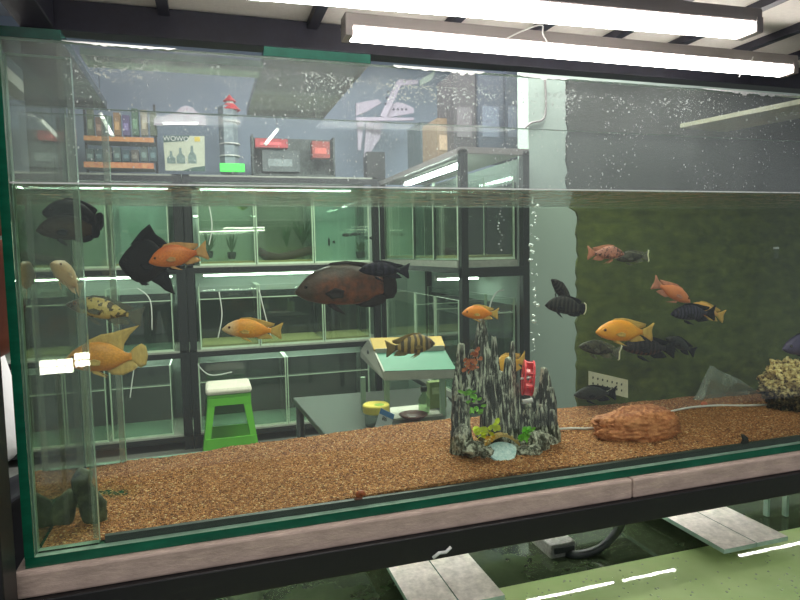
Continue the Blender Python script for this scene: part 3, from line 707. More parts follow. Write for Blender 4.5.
PROF['slim'].update(top=[(t, h*.82) for t, h in PROF['cichlid']['top']], bot=[(t, h*.82) for t, h in PROF['cichlid']['bot']], dorsal=[(t, h*.85) for t, h in PROF['cichlid']['dorsal']])

def fish(label, kind, nose, tail, Yn, Yt=None, mat=None, finm=None, roll=0, L=None, iris='eye_r', group=None, edge=None, bend=0, tall=1.0, wide=1.0, tail_m=None, name='cichlid'):
    Yt = Yn if Yt is None else Yt
    N = at(*nose, Yn); T = at(*tail, Yt); d = T-N; L = d.length
    X = d.normalized(); Zv = Vector((0, 0, 1)); Z = (Zv-X*Zv.dot(X)).normalized(); Yv = Z.cross(X)
    rot = Matrix((X, Yv, Z)).transposed().to_4x4() @ Matrix.Rotation(roll, 4, 'X')
    root = thing(name, label, 'fish', N); root.rotation_euler = rot.to_euler()
    if group: root['group'] = group
    P = PROF[kind]
    def bx(t): return bend*math.sin(t*PI)*L   # sideways sweep of the body
    NS, NR = 26, 18; v = []
    tmax = P['top'][-1][0]
    for i in range(NS+1):
        t = tmax*(i/NS)**1.25; a = interp(t, P['top'])*tall; b = interp(t, P['bot'])*tall
        wv = P['w']*wide*math.sin(min(1, (t/tmax)**.55)*PI*.62+.12)*(1 if t < .5 else max(.12, 1-((t-.5)/(tmax-.5))**1.5*.88))
        if i == 0: wv *= .5; a += .012; b -= .004
        zc = (a+b)/2; hh = (a-b)/2
        for k in range(NR):
            an = 2*PI*k/NR; ca, sa = math.cos(an), math.sin(an)
            v.append(Vector((t*L, (wv*math.copysign(abs(ca)**.9, ca))*L+bx(t), (zc+hh*sa)*L)))
    f = [(i*NR+k, i*NR+(k+1) % NR, (i+1)*NR+(k+1) % NR, (i+1)*NR+k) for i in range(NS) for k in range(NR)] + [tuple(range(NR-1, -1, -1)), tuple(range(NS*NR, NS*NR+NR))]
    MB().add(v, f).build('body', mat, root, smooth=True, local=True)
    def fin(name, poly, y0=0, tilt=0, th=.004, m=None, cup=0):
        poly = [(t, h*tall) for t, h in poly]
        cx = sum(p[0] for p in poly)/len(poly); cz = sum(p[1] for p in poly)/len(poly)
        # ring subdivision for a cupped, rayed sheet
        n = len(poly); vs = []; dense = []
        for i in range(n):
            a, b = poly[i], poly[(i+1) % n]
            for s in (0, .5): dense.append((a[0]+(b[0]-a[0])*s, a[1]+(b[1]-a[1])*s))
        rings = [1, .6, .25]; M2 = len(dense)
        for sgn in (-1, 1):
            for r in rings:
                for i, (t, h) in enumerate(dense):
                    tt, hh = cx+(t-cx)*r, cz+(h-cz)*r
                    yy = y0+tilt*(abs(hh-poly[0][1]))+cup*math.sin(i*1.9)*.006*r
                    vs.append(Vector((tt*L, (yy+sgn*th*.5*(1.2-r))*L+bx(tt), hh*L)))
        vs += [Vector((cx*L, (y0+tilt*abs(cz-poly[0][1])-th*.6)*L+bx(cx), cz*L)), Vector((cx*L, (y0+tilt*abs(cz-poly[0][1])+th*.6)*L+bx(cx), cz*L))]
        fs = []
        for side in (0, 1):
            o = side*3*M2
            for r in range(2):
                for i in range(M2): fs.append((o+r*M2+i, o+r*M2+(i+1) % M2, o+(r+1)*M2+(i+1) % M2, o+(r+1)*M2+i))
            for i in range(M2): fs.append((o+2*M2+i, o+2*M2+(i+1) % M2, 6*M2+side))
        fs += [(i, (i+1) % M2, 3*M2+(i+1) % M2, 3*M2+i) for i in range(M2)]
        return MB().add(vs, fs).build(name, m or finm, root, smooth=True, local=True)
    fin('dorsal_fin', P['dorsal'], cup=1); tf = fin('tail_fin', P['tail'], th=.005, cup=1, m=tail_m)
    fin('anal_fin', P['anal'], cup=1)
    for s in (-1, 1):
        fin('pelvic_fin', P['pelvic'], y0=s*.02, tilt=s*.35)
        fin('pectoral_fin', P['pec'], y0=s*P['w']*wide*1.02, tilt=s*.25, th=.003)
        ex, ez, er = P['eye']; er *= 1.2
        # eye sits on the body skin
        wv = P['w']*wide*math.sin(min(1, (ex/tmax)**.55)*PI*.62+.12)
        e = MB().ball((ex*L, (s*(wv*.86))*L+bx(ex), ez*L*tall), (er*L, er*L*.55, er*L), 12, 8).build('eye', M_[iris], root, smooth=True, local=True)
        MB().ball((ex*L, (s*(wv*.86+er*.34))*L+bx(ex), ez*L*tall), (er*L*.58, er*L*.35, er*L*.58), 10, 6).build('pupil', M_['eye_d'], e, smooth=True, local=True)
    if edge:
        tp = [p for p in P['tail'] if p[0] > .9]; q = [Vector((p[0]*L, bx(p[0]), p[1]*L*tall)) for p in tp]
        if len(q) > 1: MB().tube(q, .016*L, 6).build('tail_edge', edge, root, smooth=True, local=True)['label'] = 'pale cream tail edge'
    # mouth line
    MB().tube([Vector((.004*L, -.014*L, -.012*L)), Vector((-.002*L, 0, -.008*L)), Vector((.004*L, .014*L, -.012*L)), Vector((.03*L, .034*L, -.03*L))], .0035*L, 5).build('mouth', mat, root, smooth=True, local=True)
    return root

f_or = fin_mat('orange_fin', (236, 176, 110), .22); f_yel = fin_mat('yellow_fin', (230, 186, 96), .22); f_dk = fin_mat('dark_fin', (14, 14, 14), .03); f_br = fin_mat('brown_fin', (44, 34, 26), .05)
f_grey = fin_mat('grey_clear_fin', (130, 130, 110), .5); f_pink = fin_mat('pink_fin', (226, 150, 120), .2); f_pale = fin_mat('cream_fin', (236, 206, 160), .3); f_str = fin_mat('banded_fin', (126, 104, 58), .15)
cream = pm('cream_edge', (236, 226, 190), .5, .1, 60)
G_or = 'orange cichlids in the big tank'; G_dk = 'dark cichlids in the big tank'
m = lambda n, *a, **k: fish_mat(n, *a, **k)
mo = m('orange_fish_skin', (222, 100, 26), (240, 134, 46), .09, back=(214, 100, 32), belly=(232, 130, 52))
mb_ = m('black_oscar_skin', (10, 10, 10), (20, 20, 18), .1, ns=30)
molive = m('olive_oscar_skin', (36, 28, 16), (66, 52, 28), .1, back=(16, 15, 12))
fish('all-black oscar behind the olive oscar in the upper left of the tank', 'oscar', (42, 212), (104, 222), .845, .90, mat=mb_, finm=f_dk, tall=1.1, iris='eye_dk', name='oscar')
fish('olive brown oscar with black tail, front of the upper left pair', 'oscar', (36, 230), (100, 230), .80, .83, mat=molive, finm=f_dk, tall=1.1, iris='eye_dk', name='oscar')
mblk = m('charcoal_fish_skin', (20, 21, 20), (32, 33, 30), .1, belly=(28, 26, 18))
fish('tall charcoal black fish with raised dorsal fin left of the orange fish', 'black_deep', (119, 262), (174, 262), .93, .97, mat=mblk, finm=fin_mat('charcoal_fin', (20, 21, 21), .02), iris='eye_dk', name='oscar')
fish('orange cichlid with pale fins swimming in front of the charcoal black fish', 'cichlid', (149, 262), (208, 249), .88, mat=mo, finm=f_or, tall=1.15)
mp = m('pale_peach_fish_skin', (222, 176, 116), (240, 204, 150), .06, belly=(240, 210, 160))
fish('small pale peach fish head up below the oscar pair', 'cichlid', (52, 263), (82, 290), .88, .95, mat=mp, finm=f_pale, wide=1.3)
mm_ = m('mottled_fish_skin', (196, 168, 84), (222, 196, 120), .11, blot=17, blot_c=(30, 22, 24), head=(92, 96, 98))
fish('yellow fish with black blotches and grey head above the big yellow fish', 'slim', (66, 304), (144, 316), .90, mat=mm_, finm=f_grey, tall=1.02)
myo = m('golden_orange_fish_skin', (226, 142, 40), (242, 164, 54), .13, back=(232, 160, 70), belly=(222, 130, 50))
fish('largest yellow orange fish with long dorsal fin near the left corner', 'longfin', (64, 361), (148, 354), .86, mat=myo, finm=fin_mat('pale_yellow_fin', (244, 206, 120), .25), tall=1.15, wide=1.2)
mosc = m('brown_red_oscar_skin', (72, 44, 26), (136, 72, 34), .17, back=(58, 54, 38), head=(66, 56, 40), ns=150)
fish('biggest brown and rust oscar in the middle of the tank', 'oscar', (295, 292), (397, 285), .90, mat=mosc, finm=f_br, iris='eye_dk', name='oscar', tall=1.0)
mdb = m('dark_blue_fish_skin', (28, 26, 38), (44, 40, 54), .08, stripe=3.2, stripe_c=(18, 16, 22))
fish('small dark blue fish above the tail of the brown oscar', 'slim', (359, 270), (410, 270), .87, mat=mdb, finm=fin_mat('navy_fin', (32, 30, 38), .05), iris='eye_dk')
moy = m('orange_white_head_fish_skin', (238, 142, 22), (246, 166, 40), .09, head=(226, 196, 150), belly=(226, 160, 70))
fish('yellow orange cichlid with whitish head in the lower left middle', 'cichlid', (222, 329), (283, 330), .885, mat=moy, finm=f_yel, tall=.95)
fish('small orange cichlid right above the tallest castle spire', 'cichlid', (462, 313), (499, 313), .90, mat=m('bright_orange_skin', (238, 126, 16), (248, 150, 28), .06), finm=f_yel)
fish('golden cichlid hidden behind the castle spires', 'cichlid', (492, 371), (526, 358), 1.00, 1.02, mat=m('gold_skin', (214, 156, 40), (228, 176, 56), .06), finm=f_yel, tall=1.3)
mst = m('striped_yellow_brown_skin', (150, 124, 60), (186, 152, 78), .075, stripe=3.0, stripe_c=(44, 36, 30), head=(104, 92, 84))
fish('yellow brown fish with dark stripes facing right over the toy roof', 'cichlid', (435, 343), (385, 348), .885, mat=mst, finm=f_str, iris='eye_r', tall=1.1)
mgs = m('grey_black_striped_skin', (44, 42, 38), (70, 66, 56), .06, stripe=3.4, stripe_c=(24, 24, 22))
fish('black fish with cream edged tail in front of the pale wall', 'oscar', (545, 305), (586, 309), .93, .90, mat=mgs, finm=f_dk, iris='eye_dk', edge=cream, tall=1.12)
fish('slender dark fish swimming up behind the cream tailed fish', 'slim', (552, 279), (574, 308), .96, .98, mat=mgs, finm=f_dk, iris='eye_dk')
mpk = m('pink_blotched_skin', (190, 120, 100), (214, 150, 128), .06, blot=16, blot_c=(46, 36, 36))
fish('pink fish with black bars and orange tail high on the right', 'slim', (624, 254), (587, 252), .97, mat=mpk, finm=f_pink, tall=1.1)
mgd = m('dim_grey_skin', (66, 66, 56), (86, 84, 70), .06, blot=14, blot_c=(44, 44, 38))
fish('grey see-through fish with white tail edge behind the pink barred fish', 'slim', (616, 259), (649, 255), 1.02, mat=mgd, finm=f_grey, iris='eye_dk', edge=cream)
fish('peach pink cichlid diving to the right high over the gravel', 'slim', (690, 302), (653, 281), .96, mat=m('peach_pink_skin', (226, 124, 66), (238, 146, 92), .06), finm=f_pink)
fish('small light orange cichlid behind the striped navy fish', 'slim', (688, 306), (725, 316), 1.00, mat=m('light_orange_skin', (228, 162, 70), (238, 182, 96), .06), finm=f_yel)
mnv = m('navy_striped_skin', (50, 48, 62), (72, 68, 84), .06, stripe=3.2, stripe_c=(30, 28, 38))
fish('navy fish with faint stripes under the light orange cichlid', 'slim', (671, 314), (716, 312), .96, mat=mnv, finm=f_dk, iris='eye_dk')
fish('bright yellow orange cichlid low on the right facing left', 'cichlid', (596, 332), (654, 331), .90, mat=m('yellow_orange_skin', (242, 146, 18), (250, 170, 34), .08), finm=f_yel, tall=.93)
fish('olive grey fish with cream tail edge under the yellow orange cichlid', 'slim', (579, 346), (621, 352), .98, mat=m('olive_grey_skin', (62, 62, 50), (88, 86, 66), .06, blot=12, blot_c=(40, 40, 32)), finm=f_grey, iris='eye_dk', edge=cream)
fish('dark barred fish with rusty belly behind the yellow orange cichlid', 'slim', (622, 347), (676, 348), 1.02, mat=m('dark_rusty_skin', (40, 38, 38), (58, 52, 48), .08, stripe=3, stripe_c=(26, 24, 26), belly=(100, 60, 38)), finm=f_dk, iris='eye_dk')
fish('dusky grey fish turned away at the right of the barred one', 'slim', (666, 338), (696, 352), 1.05, mat=m('dusky_skin', (46, 48, 44), (60, 62, 56), .05), finm=f_dk, iris='eye_dk')
fish('dark grey fish hiding low in front of the perforated card', 'slim', (574, 395), (617, 392), 1.03, mat=bpy.data.materials['dusky_skin'], finm=f_dk, iris='eye_dk')
fish('purple blue fish just above the coral rock at the right edge', 'cichlid', (783, 349), (830, 340), .98, mat=m('purple_blue_skin', (60, 52, 84), (90, 78, 116), .07), finm=f_dk, iris='eye_dk')

# ------------------------------------------------------------------ bubbles
bub0 = None
def bubbles(pts, Y, label, group):
    global bub0
    for px, py, r in pts:
        if bub0 is None:
            bub0 = MB().ball((0, 0, 0), (1, 1, .72), 12, 8).build('air_bubble', M_['bubble'], smooth=True, local=True); o = bub0
        else:
            o = bub0.copy(); COL.objects.link(o)
        o.location = at(px, py, Y); o.scale = (r, r, r); tag(o, label, 'bubble', group)
bp = []
for py in range(196, 356, 5):
    for k in range(1 if random.random() < .65 else 2): bp.append((535+random.gauss(0, 2.6)-(py > 280)*1, py+random.uniform(-2, 2), random.choice((.0011, .0014, .0018, .0026, .0036, .0046))))
bubbles(bp, .99, 'small air bubble in the tall stream right of the castle', 'air bubbles in the tall stream')
bubbles([(501+random.gauss(0, 1.8)+(225-py)*.06, py, random.choice((.0008, .0012, .0017))) for py in range(202, 252, 3)], .985, 'tiny air bubble in the short stream by the rack post', 'air bubbles in the short stream')

# ------------------------------------------------------------------ far racks
def rack(label, x0, x1, y0, y1, posts, levels, top, pw=.045, mat='rackpost', boards='stoneslab'):
    t = thing('storage_rack', label, 'rack', (x0, y0, 0))
    for x in posts:
        for y in (y0, y1-pw):
            MB().box((x, y, 0), (x+pw, y+pw, top)).build('post', M_[mat], t)
    for z in levels:
        MB().box((x0, y0-.001, z-.05), (x1, y0+.03, z-.012)).build('beam', M_[mat], t)
        MB().box((x0, y1-.03, z-.05), (x1, y1, z-.012)).build('beam', M_[mat], t)
        MB().box((x0, y0+.0, z-.012), (x1, y1, z)).build('shelf_board', M_[boards], t)
    return t
XB0 = -1.6
xA = at(178, 262, YB).x; xA2 = at(191.5, 262, YB).x; xB = at(374, 262, YB).x
Z1 = at(280, 264, YB).z; Z2 = at(280, 345, YB).z; Z3 = at(280, 425, YB).z; ZT = at(280, 176, YB).z
rack('black steel tank rack along the back, right bay behind the orange fish', xA2-.035, xB+.045, YB, YB+.5, [xA2-.035, xB], [Z1, Z2, Z3, ZT], ZT, .045)
rack('black steel tank rack along the back, left bay by the corner of the big tank', XB0, xA2-.04, YB, YB+.5, [XB0, xA2-.102], [Z1, Z2, Z3, ZT], ZT, .06)
XS = at(380, 262, YB).x          # left face of the side rack
def rack_tank(label, x0, x1, y0, y1, z0, z1, back, wl=.85, gravel=None, group=None, side_back=None, water=True, dividers=(), name='glass_tank'):
    t = thing(name, label, 'fish tank', ((x0+x1)/2, y0, z0), group=group); g = .008
    S = [1, 1, 0, 1, 0, 1]; ms = [M_['g_rack'], M_['edge_rack']]
    MB().box((x0, y0, z0+.002), (x1, y0+g, z1), sides=S).build('front_pane', ms, t)
    MB().box((x0, y0+g, z0+.002), (x0+g, y1-g, z1), sides=[1, 1, 1, 0, 1, 0]).build('side_pane', ms, t)
    MB().box((x1-g, y0+g, z0+.002), (x1, y1-g, z1), sides=[1, 1, 1, 0, 1, 0]).build('side_pane', ms, t)
    if side_back: MB().box((x1+.001, y0, z0+.002), (x1+.008, y1, z0+(z1-z0)*.92)).build('back_film', M_[side_back], t)
    if back: MB().box((x0, y1-g, z0+.002), (x1, y1, z0+(z1-z0)*.86)).build('back_film', M_[back], t)
    zw = z0+(z1-z0)*wl
    if water: MB().box((x0+g+.001, y0+g+.001, z0+.012), (x1-g-.001, y1-g-.001, zw), sides=[0]*6).build('water', [M_['g_rack_w']], t)
    MB().box((x0+g, y0+g, z0+.002), (x1-g, y1-g, z0+.010)).build('bottom_pane', M_['edge_soft'], t)
    if water: MB().box((x0, y0-.0015, zw-.004), (x1, y0-.0002, zw+.002)).build('water_line', M_['edge_rack'], t)
    MB().box((x0, y0-.004, z0+.001), (x1, y0-.0005, z0+.014)).build('bottom_edge', M_['edge_rack'], t)
    for xx in (x0, x1-.008): MB().box((xx, y0-.004, z0+.0145), (xx+.005, y0-.0005, z1)).build('corner_edge', M_['edge_rack'], t)
    if gravel: MB().box((x0+g+.002, y0+g+.002, z0+.011), (x1-g-.002, y1-g-.002, z0+.026)).build('gravel', M_[gravel], t)['kind'] = 'stuff'
    for d in dividers:
        if d[0] == 'x': MB().box((d[1]-.003, y0+g+.002, z0+.012), (d[1]+.003, y1-g-.002, z1-.01), sides=[1, 1, 1, 0, 1, 0]).build('divider', ms, t)
        else: MB().box((x0+g+.002, d[1]-.003, z0+.012), (x1-g-.002, d[1]+.003, z1-.01), sides=S).build('divider', ms, t)
    return t
xs = [at(p, 262, YB).x for p in (199, 257, 315, 371)]
z1t = at(280, 190, YB).z
names = ['first from the black post', 'second, with driftwood and plants', 'third, with small dark fish']
for i in range(3):
    rack_tank('pale green lit tank on the upper back shelf, '+names[i], xs[i]+.004, xs[i+1]-.004, YB+.02, YB+.44, Z1, z1t, ['green_back', 'grey_green_back', 'teal_back'][i], .8, ['pale_gravel', 'pale_gravel', None][i])
rack_tank('pale green tank on the upper back shelf left of the black posts', at(112, 262, YB).x, at(170, 262, YB).x, YB+.02, YB+.44, Z1, z1t, 'teal_back', .8, 'pale_gravel')
rack_tank('pale green tank on the upper back shelf seen past the left corner strips', at(40, 262, YB).x, at(108, 262, YB).x, YB+.02, YB+.44, Z1, z1t, 'green_back', .8, None)
z2t = at(280, 284, YB).z; z3t = at(280, 358, YB).z
x2 = [at(p, 300, YB).x for p in (198, 259, 324, 371)]
for i, nm in enumerate(('behind the white-headed fish', 'under the brown oscar', 'beside the side rack')):
    rack_tank('black backed tank on the middle back shelf '+nm, x2[i]+.004, x2[i+1]-.004, YB+.02, YB+.44, Z2, z2t, 'dark_back', .80, 'pale_gravel')
x3 = [at(p, 400, YB).x for p in (199, 288, 371)]
for i, nm in enumerate(('behind the green stool', 'left of the steel table')):
    rack_tank('black backed tank on the lowest back shelf '+nm, x3[i]+.004, x3[i+1]-.004, YB+.02, YB+.44, Z3, z3t, 'dark_back', .72, None)
for (a, b), nm in (((110, 172), 'right'), ((30, 106), 'left')):
    rack_tank('black backed tank on the middle shelf of the left bay, %s one' % nm, at(a, 300, YB).x, at(b, 300, YB).x, YB+.02, YB+.44, Z2, z2t, 'dark_back', .80, None)
    rack_tank('black backed tank on the lowest shelf of the left bay, %s one' % nm, at(a, 400, YB).x, at(b, 400, YB).x, YB+.02, YB+.44, Z3, z3t, 'dark_back', .72, None)
# tubes: under each shelf near the front
for (x0, x1, nm) in ((at(201, 262, YB).x, at(362, 262, YB).x, 'right bay'), (at(40, 262, YB).x, at(171, 262, YB).x, 'left bay')):
    for z, lv in ((ZT, 'top'), (Z1, 'middle'), (Z2, 'lowest')):
        lamp('thin white tube lamp under the %s shelf board of the %s' % (lv, nm), x0, x1, YB+.26, z-.080, .026, 'rtube', wid=.03, housing='white_plastic')
# glowing bars stand in for tube reflections in the upper tanks
for (a, b, nm) in ((191, 312, 'first two'), (326, 369, 'third')):
    lamp('slim warm bar for a tube reflection behind the water line of the %s upper tanks' % nm, at(a, 218, YB).x, at(b, 218, YB).x, YB+.455, at(250, 216.5, YB+.455).z, .014, 'rtube', wid=.012, housing='white_plastic')

# contents of the upper tanks
def far_plant(label, px, py, h, wdt, mat='leaf', Y=YB+.24, pot=True):
    b = at(px, py, Y); t = thing('aquatic_plant', label, 'plant', b)
    if pot: MB().lathe(b, [(.022, 0), (.03, .02), (.032, .05), (.024, .052)], 10).build('pot', M_['pot'], t)
    m = MB()
    for k in range(26):
        a = random.uniform(0, 2*PI); s = random.uniform(.3, 1); top = b+Vector((math.cos(a)*wdt*s, math.sin(a)*wdt*s*.6, .04+h*random.uniform(.4, 1))); base = b+Vector((0, 0, .04)); mid = base.lerp(top, .6)+Vector((0, 0, .01))
        w = Vector((.006, .003, 0)); m.add([base-w*.3, base+w*.3, mid+w, top, mid-w], [(0, 1, 2, 3, 4)])
    m.build('leaves', M_[mat], t)
far_plant('potted dark plant at the left end of the upper back tanks', 209, 258, .16, .06)
far_plant('second potted plant from the left in the upper back tanks', 232, 259, .16, .05)
far_plant('tall fern plant right of the driftwood in the upper back tanks', 303, 250, .22, .11, 'leaf', pot=False)
far_plant('rounder bushy plant left of the tall fern', 287, 252, .17, .06, 'leaf', pot=False)
far_plant('pot with dark leaves at the right end of the upper back tanks', 360, 258, .10, .04)
far_plant('yellow green floating plant at the top of the first upper tank', 243, 216, .09, .14, 'leaf2', pot=False)
dw = MB(); dpts = [at(258, 250, YB+.2), at(266, 256, YB+.2), at(280, 257.5, YB+.2), at(296, 254, YB+.2), at(312, 250, YB+.2)]
dw.tube(dpts, [.03, .035, .03, .03, .035], 8); tag(dw.build('driftwood', pm('dark_driftwood', (48, 38, 34), .8, .3, 20), smooth=True), 'dark curved driftwood in the second upper tank', 'driftwood')
M_['tinyfish'] = pm('small_black_fish', (24, 26, 28), .5, .1, 20)
for i, (px, py, s) in enumerate(((329, 242, 1), (346, 235, 1), (355, 234, 1), (366, 238, 1))):
    c = at(px, py, YB+.2); mm = MB().ball(c, (.030 if i else .008, .008, .014 if i else .034), 10, 7)
    mm.prism([(c.x+.022, c.y, c.z), (c.x+.046, c.y, c.z+.015), (c.x+.046, c.y, c.z-.015)], (0, .003, 0))
    tag(mm.build('small_fish', M_['tinyfish'], smooth=True), ['thin dark fish hanging upright in the third upper tank', 'small dark fish leftmost of the pair in the third upper tank', 'small dark fish right of its twin in the third upper tank', 'small dark fish nearest the right post of the back rack'][i], 'fish')
tag(MB().box(at(205, 302.0, YB-.0), at(210, 259.5, YB-.01)).build('pipe_stub', M_['white_plastic']), '', '') if False else None
# air hoses in the far tanks
for i, (a, nm) in enumerate((([(219, 292), (222, 315), (218, 338)], 'at the left of the middle shelf'), ([(259, 290), (266, 318), (271, 336)], 'beside the divider on the middle shelf'), ([(196, 363), (210, 375), (232, 372)], 'curling on the lowest shelf by the stool'), ([(137, 353), (133, 375), (130, 398)], 'hanging in the lowest left tank'), ([(137, 288), (150, 300), (152, 330)], 'hanging in the middle left tank'), ([(208, 200), (212, 225), (209, 245)], 'in the first upper back tank'))):
    cable('air_hose', 'thin pale air hose '+nm, [at(p[0], p[1], YB+.012) for p in a], .004, M_['white_plastic'], 'hose')

# side rack
YN = atx(462, 270, XS).y
xr1 = at(529, 270, YN).x
zs1 = at(462, 268, YN).z; zst = at(462, 149, YN).z; zs2 = at(495, 402, YN).z
t = thing('side_rack', 'black steel rack on the right whose near corner post stands behind the castle', 'rack', (XS, YN, 0)); pw = .042
for x in (XS, xr1-.034):
    for y in (YN, YB-.06): MB().box((x, y, 0), (x+pw*.9, y+pw, zst)).build('post', M_['rackpost'], t)
MB().box((XS, YN, zst-.02), (xr1, YN+.03, zst+.012)).build('beam', M_['grey_plastic'], t); MB().box((XS, YN+.03, zst-.02), (XS+.03, YB, zst+.012)).build('beam', M_['grey_plastic'], t)
MB().box((XS+.031, YN+.031, zst-.008), (xr1, YB, zst+.008)).build('shelf_board', M_['stoneslab'], t)
for z in (zs1, zs2):
    MB().box((XS, YN-.001, z-.05), (xr1, YN+.03, z)).build('beam', M_['rackpost'], t)
    MB().box((XS-.002, YN+.04, z-.03), (XS+.028, YB-.07, z)).build('beam', M_['rackpost'], t)
    MB().box((XS-.006, YN+.045, z+.001), (xr1-.04, YB-.07, z+.035)).build('shelf_board', M_['stoneslab'], t)
ylv = [YN+.06, YN+.42, YN+.78, YB-.12]
for i in range(3):
    rack_tank('dark backed tank on the upper side shelf, '+['nearest the corner post', 'middle one of three', 'farthest one of three'][i], XS+.005, xr1-.05, ylv[i]+.004, ylv[i+1]-.004, zs1+.037, zst-.12, 'dark_back' if i < 2 else 'green_back', .85, 'pale_gravel', side_back='dark_back', dividers=(('x', XS+.16),) if i == 0 else (('y', (ylv[i]+ylv[i+1])/2),))
    rack_tank('green watered tank on the lower side shelf, '+['nearest the corner post', 'middle one of three', 'farthest one of three'][i], XS+.005, xr1-.05, ylv[i]+.004, ylv[i+1]-.004, zs2+.037, at(495, 300, YN).z, None, .85, None, side_back='dark_back')
lamp('short bright tube lamp along the top of the side rack', XS+.05, XS+.09, YN+.15, zst-.075, .02, 'rtube', wid=.0) if False else None
lamp('white tube lamp under the middle shelf of the side rack', XS+.04, xr1-.06, YN+.5, zs1-.085, .026, 'rtube', wid=.03, housing='white_plastic')
tl = thing('tube_lamp', 'bright tube lamp running back under the top of the side rack', 'lamp', (XS+.05, YN+.5, zst-.06))
MB().box((XS+.035, YN+.12, zst-.050), (XS+.075, YB-.5, zst-.038)).build('housing', M_['white_plastic'], tl); MB().box((XS+.038, YN+.13, zst-.07), (XS+.072, YB-.51, zst-.0505)).build('diffuser', M_['rtube'], tl)
tag(MB().box((xr1+.02, YB+.3, 0), (xr1+2, YB+.32, 1.7)).build('board', M_['palewall']), 'pale board standing behind the side rack', 'board') if False else None
struct('trim_2', MB().box((xr1+.005, YN+.14, 0), (xr1+.03, YB+.55, zst-.02)), M_['palewall'])
cable('air_hose', 'pale curved air hose arching behind the small orange cichlid', [at(488, 318, YN+.02), at(491, 302, YN+.02), at(497, 292, YN+.02), at(504, 290, YN+.02)], .004, M_['white_plastic'], 'hose')
cable('power_cable', 'grey cable bent down the pale wall above the side rack', [at(545, 78, 2.97), at(545, 116, 2.97), at(531, 123, 2.97), at(524, 129, 2.97)], .006, M_['grey_plastic'])

# ------------------------------------------------------------------ things on top of the back rack
YQ = YB+.12
def bx(label, cat, name, x0, y0, x1, y1, col, Y=YQ, depth=.08, group=None, zf=None):
    a = at(x0, y0, Y); b = at(x1, y1, Y)
    if zf is not None: b.z = zf
    t = thing(name, label, cat, Vector(((a.x+b.x)/2, Y, min(a.z, b.z))), group=group)
    MB().box((a.x, Y, a.z), (b.x, Y+depth, b.z)).build('carton', pm('carton_'+name+str(x0)+str(y0), col, .6, .25, 25), t)
    w = (b.x-a.x); h = (a.z-b.z)
    MB().box((a.x+w*.15, Y-.002, b.z+h*.25), (b.x-w*.2, Y-.0002, b.z+h*.6)).build('printed_panel', pm('print_'+name+str(x0)+str(y0), tuple(min(255, int(c*1.25+30)) for c in col), .6, .4, 80), t)
    return t
# stepped display with packets
ds = thing('display_shelf', 'two tier shelf of fish food packets on top of the back rack', 'shelf', at(120, 172, YQ+.02))
for (py, col) in ((143, (214, 120, 60)), (169, (206, 96, 66))):
    a = at(84, py-7, YQ-.01); b = at(154, py, YQ-.01)
    MB().box((a.x, YQ-.02, b.z), (b.x, YQ+.16, b.z+.01)).build('shelf_board', M_['stoneslab'], ds)
    MB().box((a.x, YQ-.03, b.z), (b.x, YQ-.021, a.z)).build('price_strip', pm('strip%d' % py, col, .5, .2, 40, c2=(230, 170, 110)), ds)
for x in (84, 154):
    a = at(x, 105, YQ+.1); b = at(x, 173, YQ+.1); MB().box((a.x-.008, YQ+.09, b.z), (a.x+.008, YQ+.105, a.z)).build('upright', M_['rackpost'], ds)
cols = [(96, 104, 80), (128, 96, 84), (90, 120, 100), (150, 112, 70), (104, 90, 130), (80, 110, 84), (140, 130, 110)]
zt_ = at(100, 142, YQ).z
k = 0
for i, px in enumerate(range(86, 152, 9)):
    nm_ = ['leftmost', 'second', 'third', 'fourth', 'fifth', 'sixth', 'seventh', 'eighth'][i]
    bx('upright fish food packet, %s on the upper tier of the display' % nm_, 'packet', 'food_packet', px, 112+random.uniform(-4, 5), px+8, 135.5, cols[i % 7], YQ+.02, .05, 'packets on the upper tier')
    bx('dull grey green packet, %s on the lower tier of the display' % nm_, 'packet', 'food_packet', px, 147+random.uniform(-1, 3), px+8, 161.5, [(80, 96, 92), (64, 84, 88), (96, 92, 84)][i % 3], YQ+.02, .05, 'packets on the lower tier')
# poster stand with gable header
ps = thing('poster_stand', 'cream product poster under a pink gabled header on the back rack', 'poster', at(182, 173, YQ))
hd = [(154, 125), (154, 119), (168, 115), (176, 112), (181, 107), (186, 105.5), (192, 107), (197, 112), (205, 117), (206, 125)]
MB().prism([at(*q, YQ-.02) for q in hd], (0, .02, 0)).build('gable_header', pm('pink_header', (206, 176, 190), .6, .25, 45, c2=(190, 196, 206)), ps)
MB().prism([at(*q, YQ-.023) for q in ((163, 122), (163, 124.5), (198, 124.5), (198, 122))], (0, .002, 0)).build('light_strip', emis('strip_glow', (250, 250, 250), 1.0), ps)
po = MB().prism([at(*q, YQ-.01) for q in ((163, 136), (204.5, 136), (205, 171), (165.5, 170.5))], (0, .01, 0)).build('poster_board', pm('cream_poster', (196, 198, 176), .6, .05, 10), ps)
MB().prism([at(*q, YQ-.012) for q in ((163, 135.5), (190, 135.5), (186, 141), (163.5, 142.5))], (0, .0015, 0)).build('title_band', pm('green_band', (66, 92, 84), .6, .1, 10), po)
MB().prism([at(*q, YQ-.012) for q in ((194.5, 137), (200, 137), (200, 141.5), (194.5, 141.5))], (0, .0015, 0)).build('badge', pm('yellow_badge', (214, 186, 70), .6, .1, 10), po)
MB().prism([at(*q, YQ-.012) for q in ((182, 171), (192, 167.5), (205, 166), (205, 171.5))], (0, .0015, 0)).build('foot_band', bpy.data.materials['green_band'], po)
